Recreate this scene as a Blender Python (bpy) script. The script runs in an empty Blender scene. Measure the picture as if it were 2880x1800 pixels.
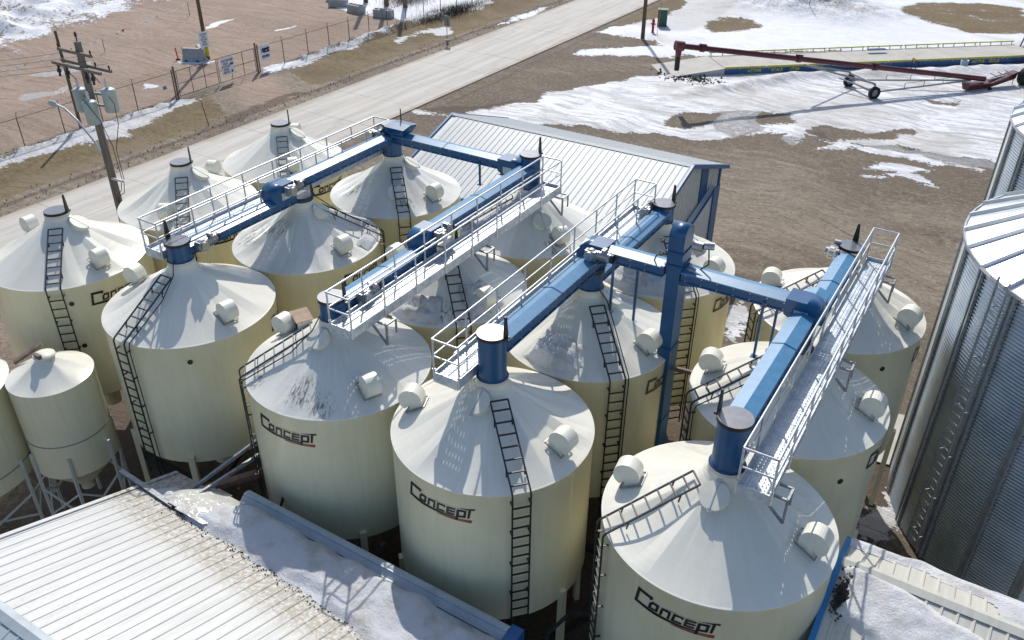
import bpy, math, random
import numpy as np
from mathutils import Vector, Matrix
from mathutils.geometry import tessellate_polygon
random.seed(7)
S = bpy.context.scene
COL = S.collection
rad = math.radians
# ---------------------------------------------------------------- camera
cam_d = bpy.data.cameras.new('camera'); cam = bpy.data.objects.new('camera', cam_d); COL.objects.link(cam)
cr, cu, cf = (0.8502, 0.5264, 0.0068), (-0.2847, 0.4490, 0.8470), (-0.4428, 0.7220, -0.5316)
cam.matrix_world = Matrix(((cr[0], cu[0], -cf[0], 25.113), (cr[1], cu[1], -cf[1], -13.579), (cr[2], cu[2], -cf[2], 20.197), (0, 0, 0, 1)))
cam_d.sensor_fit = 'HORIZONTAL'; cam_d.sensor_width = 36; cam_d.lens = 2401.08 / 2880 * 36
cam_d.clip_start = .5; cam_d.clip_end = 3000
S.camera = cam
# ---------------------------------------------------------------- sky, sun, exposure
SUN_AZ, SUN_EL = 125.0, 44.5
W = bpy.data.worlds.new('World'); S.world = W; W.use_nodes = True
wn = W.node_tree.nodes; sky = wn.new('ShaderNodeTexSky'); sky.sky_type = 'NISHITA'; sky.sun_disc = False
sky.sun_elevation = rad(SUN_EL); sky.sun_rotation = rad(90 - SUN_AZ)
sky.air_density = 1.0; sky.dust_density = 1.2; sky.ozone_density = 1.0
W.node_tree.links.new(sky.outputs[0], wn['Background'].inputs[0]); wn['Background'].inputs[1].default_value = .14
sun_d = bpy.data.lights.new('sun', 'SUN'); sun_d.energy = 4.0; sun_d.angle = rad(.53); sun_d.color = (1, .955, .88)
sun = bpy.data.objects.new('sun', sun_d); COL.objects.link(sun)
sv = Vector((math.cos(rad(SUN_EL)) * math.cos(rad(SUN_AZ)), math.cos(rad(SUN_EL)) * math.sin(rad(SUN_AZ)), math.sin(rad(SUN_EL))))
sun.rotation_euler = sv.to_track_quat('Z', 'Y').to_euler(); sun.location = (0, 60, 60)
S.view_settings.view_transform = 'Standard'; S.view_settings.look = 'None'; S.view_settings.gamma = 1
S.view_settings.use_curve_mapping = False; S.view_settings.exposure = .06
# ---------------------------------------------------------------- helpers
def tag(o, label=None, cat=None, group=None, kind=None):
    for k, v in (('label', label), ('category', cat), ('group', group), ('kind', kind)):
        if v: o[k] = v
    return o
def empty(name, loc=(0, 0, 0), rz=0, parent=None):
    o = bpy.data.objects.new(name, None); COL.objects.link(o); o.location = loc; o.rotation_euler = (0, 0, rz); o.parent = parent; o.empty_display_size = .3
    return o
class MB:
    def __init__(s): s.v = []; s.f = []; s.m = []; s.sm = []; s.k = 0; s.smooth = False
    def add(s, vs, fs):
        b = len(s.v); s.v.extend([tuple(p) for p in vs]); s.f.extend([tuple(b + i for i in f) for f in fs]); s.m.extend([s.k] * len(fs)); s.sm.extend([s.smooth] * len(fs))
    def box(s, x0, x1, y0, y1, z0, z1):
        s.add([(x0, y0, z0), (x1, y0, z0), (x1, y1, z0), (x0, y1, z0), (x0, y0, z1), (x1, y0, z1), (x1, y1, z1), (x0, y1, z1)],
              [(0, 3, 2, 1), (4, 5, 6, 7), (0, 1, 5, 4), (1, 2, 6, 5), (2, 3, 7, 6), (3, 0, 4, 7)])
    def bar(s, p, q, w, h=None, up=(0, 0, 1)):
        h = h or w; p, q = Vector(p), Vector(q); d = (q - p).normalized(); up = Vector(up)
        if abs(d.dot(up)) > .98: up = Vector((1, 0, 0))
        a = d.cross(up).normalized() * (w / 2); b = a.cross(d).normalized() * (h / 2)
        vs = [p - a - b, p + a - b, p + a + b, p - a + b, q - a - b, q + a - b, q + a + b, q - a + b]
        s.add(vs, [(0, 1, 2, 3), (7, 6, 5, 4), (1, 0, 4, 5), (2, 1, 5, 6), (3, 2, 6, 7), (0, 3, 7, 4)])
    def tube(s, p, q, r, n=8, r2=None, cap=True):
        r2 = r if r2 is None else r2; p, q = Vector(p), Vector(q); d = (q - p).normalized(); up = Vector((0, 0, 1)) if abs(d.z) < .95 else Vector((1, 0, 0))
        a = d.cross(up).normalized(); b = a.cross(d)
        vs = []
        for c, rr in ((p, r), (q, r2)):
            for i in range(n):
                t = 2 * math.pi * i / n; vs.append(c + (a * math.cos(t) + b * math.sin(t)) * rr)
        sm = s.smooth; s.smooth = n > 6
        s.add(vs, [(i, (i + 1) % n, n + (i + 1) % n, n + i) for i in range(n)]); s.smooth = sm
        if cap: s.add(vs, [tuple(range(n))[::-1], tuple(range(n, 2 * n))])
    def path(s, pts, r, n=6):
        for a, b in zip(pts, pts[1:]): s.tube(a, b, r, n)
    def lathe(s, prof, n=64, c=(0, 0), cap=False):
        vs = []; m = len(prof)
        for i in range(n):
            t = 2 * math.pi * i / n
            for r, z in prof: vs.append((c[0] + r * math.cos(t), c[1] + r * math.sin(t), z))
        fs = [(i * m + j, ((i + 1) % n) * m + j, ((i + 1) % n) * m + j + 1, i * m + j + 1) for i in range(n) for j in range(m - 1)]
        sm = s.smooth; s.smooth = True; s.add(vs, fs); s.smooth = sm
        if cap: s.add([vs[i * m + m - 1] for i in range(n)], [tuple(range(n))])
    def prism(s, poly, axis, a, b):
        # poly: 2D points; axis x -> (y,z), y -> (x,z), z -> (x,y)
        f = {'x': lambda p, t: (t, p[0], p[1]), 'y': lambda p, t: (p[0], t, p[1]), 'z': lambda p, t: (p[0], p[1], t)}[axis]
        n = len(poly); vs = [f(p, a) for p in poly] + [f(p, b) for p in poly]
        s.add(vs, [tuple(range(n))[::-1], tuple(range(n, 2 * n))] + [(i, (i + 1) % n, n + (i + 1) % n, n + i) for i in range(n)])
    def mesh(s, name, mats, bevel=0):
        me = bpy.data.meshes.new(name); me.from_pydata(s.v, [], s.f)
        for m in (mats if isinstance(mats, (list, tuple)) else [mats]): me.materials.append(m)
        me.polygons.foreach_set('material_index', s.m); me.polygons.foreach_set('use_smooth', s.sm)
        me.update(); import bmesh
        bm = bmesh.new(); bm.from_mesh(me); bmesh.ops.recalc_face_normals(bm, faces=bm.faces); bm.to_mesh(me); bm.free()
        return me
    def build(s, name, mats, parent=None, **k): return inst(name, s.mesh(name, mats), parent, **k)
def inst(name, me, parent=None, loc=None, rz=None, rot=None):
    o = bpy.data.objects.new(name, me); COL.objects.link(o); o.parent = parent
    if loc is not None: o.location = loc
    if rz is not None: o.rotation_euler = (0, 0, rz)
    if rot is not None: o.rotation_euler = rot
    return o
def flat_text(name, body, size, mat, parent, M, align='CENTER', bold=0.0, sx=1.0):
    c = bpy.data.curves.new(name, 'FONT'); c.body = body; c.size = size; c.align_x = align; c.align_y = 'CENTER'; c.offset = bold; c.space_line = .95
    t = bpy.data.objects.new(name, c); COL.objects.link(t); bpy.context.view_layer.update()
    me = bpy.data.meshes.new_from_object(t); bpy.data.objects.remove(t); me.materials.clear(); me.materials.append(mat)
    me.transform(M @ Matrix.Diagonal((sx, 1, 1, 1)))
    return inst(name, me, parent)
def basis(o, x, y):
    x = Vector(x).normalized(); y = Vector(y).normalized(); z = x.cross(y)
    return Matrix(((x[0], y[0], z[0], o[0]), (x[1], y[1], z[1], o[1]), (x[2], y[2], z[2], o[2]), (0, 0, 0, 1)))
# ---------------------------------------------------------------- materials
def nt(name):
    m = bpy.data.materials.new(name); m.use_nodes = True; n = m.node_tree.nodes; return m, n, m.node_tree.links, n['Principled BSDF']
def math_(n, l, op, a, b=None, c=None, clamp=False):
    x = n.new('ShaderNodeMath'); x.operation = op; x.use_clamp = clamp
    for i, v in enumerate((a, b, c)):
        if v is None: continue
        if isinstance(v, (int, float)): x.inputs[i].default_value = v
        else: l.new(v, x.inputs[i])
    return x.outputs[0]
def noise(n, l, vec, scale, detail=4, rough=.55, dist=0):
    x = n.new('ShaderNodeTexNoise'); x.inputs['Scale'].default_value = scale; x.inputs['Detail'].default_value = detail; x.inputs['Roughness'].default_value = rough; x.inputs['Distortion'].default_value = dist
    if vec is not None: l.new(vec, x.inputs['Vector'])
    return x.outputs['Fac']
def mapping(n, l, vec, sc=(1, 1, 1), rot=(0, 0, 0), loc=(0, 0, 0)):
    x = n.new('ShaderNodeMapping'); x.inputs['Scale'].default_value = sc; x.inputs['Rotation'].default_value = rot; x.inputs['Location'].default_value = loc; l.new(vec, x.inputs['Vector']); return x.outputs[0]
def ramp(n, l, v, a, b):
    x = n.new('ShaderNodeMapRange'); x.interpolation_type = 'SMOOTHSTEP'; l.new(v, x.inputs['Value']); x.inputs['From Min'].default_value = a; x.inputs['From Max'].default_value = b; return x.outputs[0]
def mixc(n, l, f, a, b):
    x = n.new('ShaderNodeMix'); x.data_type = 'RGBA'
    if isinstance(f, (int, float)): x.inputs[0].default_value = f
    else: l.new(f, x.inputs[0])
    for i, v in ((6, a), (7, b)):
        if isinstance(v, tuple): x.inputs[i].default_value = (*v[:3], 1)
        else: l.new(v, x.inputs[i])
    return x.outputs[2]
def bump(n, l, b, h, s, d=.02):
    x = n.new('ShaderNodeBump'); x.inputs['Strength'].default_value = s; x.inputs['Distance'].default_value = d; l.new(h, x.inputs['Height']); l.new(x.outputs[0], b.inputs['Normal'])
def objc(n): return n.new('ShaderNodeTexCoord').outputs['Object']
def simple(name, col, rough=.5, metal=0, var=.12, sc=3, bmp=0, dirt=None, spec=.5, streak=False):
    m, n, l, b = nt(name); v = objc(n)
    if streak: v = mapping(n, l, v, (6, 6, .35))
    f = noise(n, l, v, sc, 5, .6)
    c2 = tuple(max(0, c * (1 - 2 * var)) for c in col) if dirt is None else dirt
    c = mixc(n, l, ramp(n, l, f, .35, .75), col, c2); l.new(c, b.inputs['Base Color'])
    b.inputs['Roughness'].default_value = rough; b.inputs['Metallic'].default_value = metal; b.inputs['Specular IOR Level'].default_value = spec
    if bmp: bump(n, l, b, noise(n, l, objc(n), sc * 6, 4), bmp)
    return m
def bin_paint(name, base, tone2, rough, stains):
    m, n, l, b = nt(name); oc = objc(n); oi = n.new('ShaderNodeObjectInfo')
    sep = n.new('ShaderNodeSeparateXYZ'); l.new(oc, sep.inputs[0])
    ang = math_(n, l, 'ARCTAN2', sep.outputs[1], sep.outputs[0]); r = n.new('ShaderNodeVectorMath'); r.operation = 'LENGTH'
    cb = n.new('ShaderNodeCombineXYZ'); l.new(sep.outputs[0], cb.inputs[0]); l.new(sep.outputs[1], cb.inputs[1]); l.new(cb.outputs[0], r.inputs[0])
    rnd = math_(n, l, 'MULTIPLY', oi.outputs['Random'], 40.0)
    # faint uneven paint and run-off streaks following the slope
    p = n.new('ShaderNodeCombineXYZ'); l.new(math_(n, l, 'MULTIPLY', ang, 9.0), p.inputs[0]); l.new(math_(n, l, 'MULTIPLY', r.outputs['Value'], .9), p.inputs[1]); l.new(math_(n, l, 'ADD', math_(n, l, 'MULTIPLY', sep.outputs[2], .45), rnd), p.inputs[2])
    st = noise(n, l, p.outputs[0], 1.6, 5, .65)
    col = mixc(n, l, ramp(n, l, st, .38, .72), base, tone2)
    br = noise(n, l, oc, .8, 3); col = mixc(n, l, math_(n, l, 'MULTIPLY', ramp(n, l, br, .45, .8), .35), col, tuple(c * .82 for c in base))
    sp = noise(n, l, oc, 26, 2, .5); col = mixc(n, l, math_(n, l, 'MULTIPLY', ramp(n, l, sp, .7, .78), .35), col, (.22, .20, .16))
    if stains:
        q = n.new('ShaderNodeCombineXYZ'); l.new(math_(n, l, 'MULTIPLY', ang, 11.0), q.inputs[0]); l.new(math_(n, l, 'MULTIPLY', r.outputs['Value'], 1.6), q.inputs[1]); l.new(rnd, q.inputs[2])
        fine = noise(n, l, q.outputs[0], 2.6, 8, .74, .8); zone = None
        for sx_, sy_, sr_ in stains:
            dv = n.new('ShaderNodeVectorMath'); dv.operation = 'DISTANCE'; l.new(cb.outputs[0], dv.inputs[0]); dv.inputs[1].default_value = (sx_, sy_, 0)
            e = math_(n, l, 'SUBTRACT', 1.0, ramp(n, l, dv.outputs['Value'], sr_ * .35, sr_)); zone = e if zone is None else math_(n, l, 'MAXIMUM', zone, e)
        k = math_(n, l, 'MULTIPLY', math_(n, l, 'MULTIPLY', ramp(n, l, fine, .49, .57), zone), .9)
        col = mixc(n, l, k, col, (.10, .10, .085))
    l.new(col, b.inputs['Base Color']); b.inputs['Roughness'].default_value = rough
    bump(n, l, b, noise(n, l, oc, 2.2, 3), .10, .03)
    return m
M = {}
M['cone'] = bin_paint('painted steel cone', (.77, .752, .672), (.73, .71, .61), .24, None)
def pol(az, r): return (r * math.cos(rad(az)), r * math.sin(rad(az)))
for k_, ss in {'B2': ((-135, 1.7, .9), (-100, 1.0, .5)), 'C1': ((-78, 1.85, .55), (-60, 2.1, .45), (-120, 2.2, .3)), 'C2': ((-98, 1.8, .7), (-60, 2.0, .5), (-15, 1.9, .7)), 'C3': ((-35, 2.1, .5),), 'B3': ((-120, 1.6, .6), (-40, 1.9, .4))}.items():
    M['cone_' + k_] = bin_paint('weathered cone paint', (.72, .72, .67), (.66, .65, .58), .28, [(*pol(a_, r_), q_) for a_, r_, q_ in ss])
M['wall'] = bin_paint('cream painted wall', (.82, .775, .565), (.77, .72, .50), .28, None)
M['hood'] = simple('cream hood paint', (.76, .745, .64), .35, 0, .06, 5)
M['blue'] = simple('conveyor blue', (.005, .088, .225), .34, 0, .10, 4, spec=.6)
M['blue_lid_lit'] = simple('conveyor blue cover', (.06, .22, .40), .38, 0, .10, 5, .04, spec=.8)  # same blue made paler: sunlit sheen of the tops put into the paint
M['trim_bright'] = simple('bright blue trim', (.02, .22, .50), .4, 0, .08, 4)
M['trim'] = simple('trim blue', (.015, .115, .30), .4, 0, .08, 4)
M['black'] = simple('black steel', (.018, .018, .02), .45, 0, .2, 8)
M['rung'] = simple('dark ladder steel', (.02, .026, .028), .5, 0, .2, 8)
M['lid'] = simple('grey lid', (.23, .24, .26), .28, .55, .1, 5)
M['alu'] = simple('aluminium motor', (.5, .5, .5), .35, .8, .2, 20)
M['galv'] = simple('galvanised rail', (.62, .64, .66), .38, .55, .12, 14)
M['galv_dk'] = simple('galvanised bracket', (.32, .34, .36), .5, .6, .2, 10)
M['decal'] = simple('black decal', (.012, .012, .014), .4, 0, .05)
M['decal_grey'] = simple('dark grey decal', (.035, .035, .038), .4, 0, .05)
M['decal_red'] = simple('red decal', (.36, .035, .03), .45, 0, .25, 2, dirt=(.30, .14, .08))
M['snow'] = None
def snow_mat(name, dirty):
    top = (.72, .74, .78) if dirty > -.1 else (.88, .885, .90)
    m, n, l, b = nt(name); oc = objc(n)
    f = noise(n, l, oc, 1.3, 6, .65); g = noise(n, l, oc, 11, 7, .8)
    c = mixc(n, l, ramp(n, l, f, .42, .72), top, (.60 - .2 * dirty, .58 - .2 * dirty, .55 - .22 * dirty))
    c = mixc(n, l, math_(n, l, 'MULTIPLY', ramp(n, l, g, .60, .72), max(.06, .25 + .5 * dirty)), c, (.25, .21, .17))
    l.new(c, b.inputs['Base Color']); b.inputs['Roughness'].default_value = .6; b.inputs['Specular IOR Level'].default_value = .3
    bump(n, l, b, g, .9, .09); return m
M['snow_mid'] = snow_mat('greyed snow', .38); M['snow_clean'] = snow_mat('clean snow', -.35); M['snow'] = snow_mat('snow', .05); M['snow_dirty'] = snow_mat('dirty snow', .75)
def ice_mat():
    m, n, l, b = nt('wet ice'); oc = objc(n); f = noise(n, l, oc, 3, 5)
    l.new(mixc(n, l, ramp(n, l, f, .3, .75), (.60, .60, .57), (.46, .45, .42)), b.inputs['Base Color']); b.inputs['Roughness'].default_value = .10; b.inputs['Specular IOR Level'].default_value = .8
    bump(n, l, b, noise(n, l, oc, 7, 4), .6, .06); return m
M['ice'] = ice_mat()
def roof_mat(name, a, b2, rough, metal, dirt=0, band=None):
    m, n, l, b = nt(name); oc = n.new('ShaderNodeNewGeometry').outputs['Position']
    f = noise(n, l, mapping(n, l, oc, (5, .35, .35)), 1.4, 5, .6); c = mixc(n, l, ramp(n, l, f, .4, .7), a, b2)
    g = noise(n, l, oc, 9, 6, .75)
    if dirt:
        z = noise(n, l, oc, .5, 3); c = mixc(n, l, math_(n, l, 'MULTIPLY', math_(n, l, 'MULTIPLY', ramp(n, l, z, .48, .65), ramp(n, l, g, .52, .6)), dirt), c, (.28, .24, .17))
    if band is not None:
        sp = n.new('ShaderNodeSeparateXYZ'); l.new(oc, sp.inputs[0]); y = math_(n, l, 'ADD', sp.outputs[1], math_(n, l, 'MULTIPLY', sp.outputs[0], band[2]))
        k = math_(n, l, 'MULTIPLY', ramp(n, l, y, band[0], band[1]), ramp(n, l, g, .42, .54)); c = mixc(n, l, math_(n, l, 'MULTIPLY', k, .7), c, (.25, .205, .14))
    l.new(c, b.inputs['Base Color']); b.inputs['Roughness'].default_value = rough; b.inputs['Metallic'].default_value = metal
    bump(n, l, b, noise(n, l, mapping(n, l, oc, (4, .3, .3)), 2, 3), .12, .02); return m
M['roof_back'] = roof_mat('grey white roof sheet', (.385, .415, .435), (.335, .365, .385), .5, .1)
M['roof_front'] = roof_mat('white roof sheet', (.50, .51, .505), (.43, .44, .435), .42, .05, .28, (-5.2, -4.5, .062))
M['roof_cream'] = roof_mat('pale roof sheet', (.58, .57, .51), (.52, .51, .45), .4, .05, .4)
M['siding'] = simple('pale siding', (.63, .65, .63), .5, 0, .06, 3)
M['door_white'] = simple('white door', (.62, .64, .66), .5, 0, .06, 3)  # plain white paint of the sliding door
M['flash'] = simple('pale blue flashing', (.42, .475, .51), .4, 0, .12, 2)
M['concrete'] = simple('concrete block', (.38, .39, .39), .8, 0, .15, 3, .2)
M['wood'] = simple('weathered pole', (.16, .115, .065), .85, 0, .25, 3, .4, streak=True)
M['wood_grey'] = simple('grey weathered pole', (.23, .205, .175), .85, 0, .25, 3, .4, streak=True)
M['porcelain'] = simple('transformer grey', (.42, .49, .50), .4, 0, .06, 4)
M['red'] = simple('auger dark red', (.105, .010, .014), .35, 0, .15, 2, spec=.6)
M['red_light'] = simple('auger worn red', (.20, .05, .045), .5, 0, .3, 6)
M['hydrant'] = simple('hydrant red', (.32, .02, .02), .45)
M['rubber'] = simple('rubber', (.012, .012, .012), .8)
M['green'] = simple('green cabinet', (.015, .10, .065), .45)
M['yellow'] = simple('yellow paint', (.58, .55, .04), .5, 0, .15, 5)
M['scale_blue'] = simple('scale blue', (.02, .10, .26), .45, 0, .2, 3)
M['deck_conc'] = simple('scale deck', (.46, .44, .40), .8, 0, .10, .7, .1)
M['orange'] = simple('orange plastic', (.75, .06, .035), .5)
M['sign'] = simple('white sign', (.80, .82, .86), .45, 0, .04)
M['sign_txt'] = simple('sign lettering', (.10, .12, .16), .5, 0, .05)
M['sign_navy'] = simple('sign navy', (.02, .03, .10), .5, 0, .05)
M['scrap'] = simple('rusty beam', (.19, .13, .105), .7, 0, .25, 6, .2)
M['dark_pit'] = simple('dark equipment', (.03, .028, .026), .8, 0, .3, 3)
M['wood_box'] = simple('wooden box', (.42, .30, .21), .8, 0, .15, 4)
M['black_dirt'] = simple('black dirt', (.06, .055, .055), .9, 0, .4, 14, .8)
M['rock'] = simple('dark clods', (.12, .095, .07), .9, 0, .3, 5, .6)
def deck_mat(perf):
    m, n, l, b = nt('perforated plank' if perf else 'galvanised plank'); oc = n.new('ShaderNodeNewGeometry').outputs['Position']
    f = noise(n, l, oc, 5, 6, .7); l.new(mixc(n, l, ramp(n, l, f, .35, .7), (.62, .66, .70), (.36, .42, .48)), b.inputs['Base Color'])
    b.inputs['Metallic'].default_value = .35; b.inputs['Roughness'].default_value = .4
    bump(n, l, b, noise(n, l, oc, 30, 3), .5, .02)
    if perf:
        sp = n.new('ShaderNodeSeparateXYZ'); l.new(oc, sp.inputs[0])
        fx = math_(n, l, 'ABSOLUTE', math_(n, l, 'SUBTRACT', math_(n, l, 'FRACT', math_(n, l, 'MULTIPLY', sp.outputs[0], 1 / .085)), .5))
        fy = math_(n, l, 'ABSOLUTE', math_(n, l, 'SUBTRACT', math_(n, l, 'FRACT', math_(n, l, 'MULTIPLY', sp.outputs[1], 1 / .11)), .5))
        hole = math_(n, l, 'MULTIPLY', math_(n, l, 'LESS_THAN', fx, .13), math_(n, l, 'LESS_THAN', fy, .26))
        l.new(math_(n, l, 'SUBTRACT', 1.0, hole), b.inputs['Alpha'])
    return m
M['deck'] = deck_mat(True); M['plate'] = deck_mat(False)
def corr_mat():
    m, n, l, b = nt('galvanised corrugated sheet'); oc = n.new('ShaderNodeNewGeometry').outputs['Position']; f = noise(n, l, oc, .8, 5, .6)
    l.new(mixc(n, l, ramp(n, l, f, .35, .7), (.50, .54, .56), (.38, .42, .45)), b.inputs['Base Color']); b.inputs['Metallic'].default_value = .85; b.inputs['Roughness'].default_value = .34
    return m
M['corr'] = corr_mat(); M['binroof'] = simple('galvanised roof sheet', (.72, .74, .77), .30, .7, .08, 2)
M['stiff'] = simple('galvanised stiffener', (.42, .45, .47), .45, .4, .15, 5)
def mesh_wire():
    m, n, l, b = nt('chain link wire'); oc = objc(n); sp = n.new('ShaderNodeSeparateXYZ'); l.new(oc, sp.inputs[0])
    a = math_(n, l, 'ADD', sp.outputs[1], sp.outputs[2]); c = math_(n, l, 'SUBTRACT', sp.outputs[1], sp.outputs[2])
    h = [math_(n, l, 'LESS_THAN', math_(n, l, 'FRACT', math_(n, l, 'MULTIPLY', x, 1 / .075)), .05) for x in (a, c)]
    l.new(math_(n, l, 'MAXIMUM', h[0], h[1]), b.inputs['Alpha']); b.inputs['Base Color'].default_value = (.3, .3, .3, 1); b.inputs['Metallic'].default_value = .5; b.inputs['Roughness'].default_value = .5
    return m
M['wire'] = mesh_wire()
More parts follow.
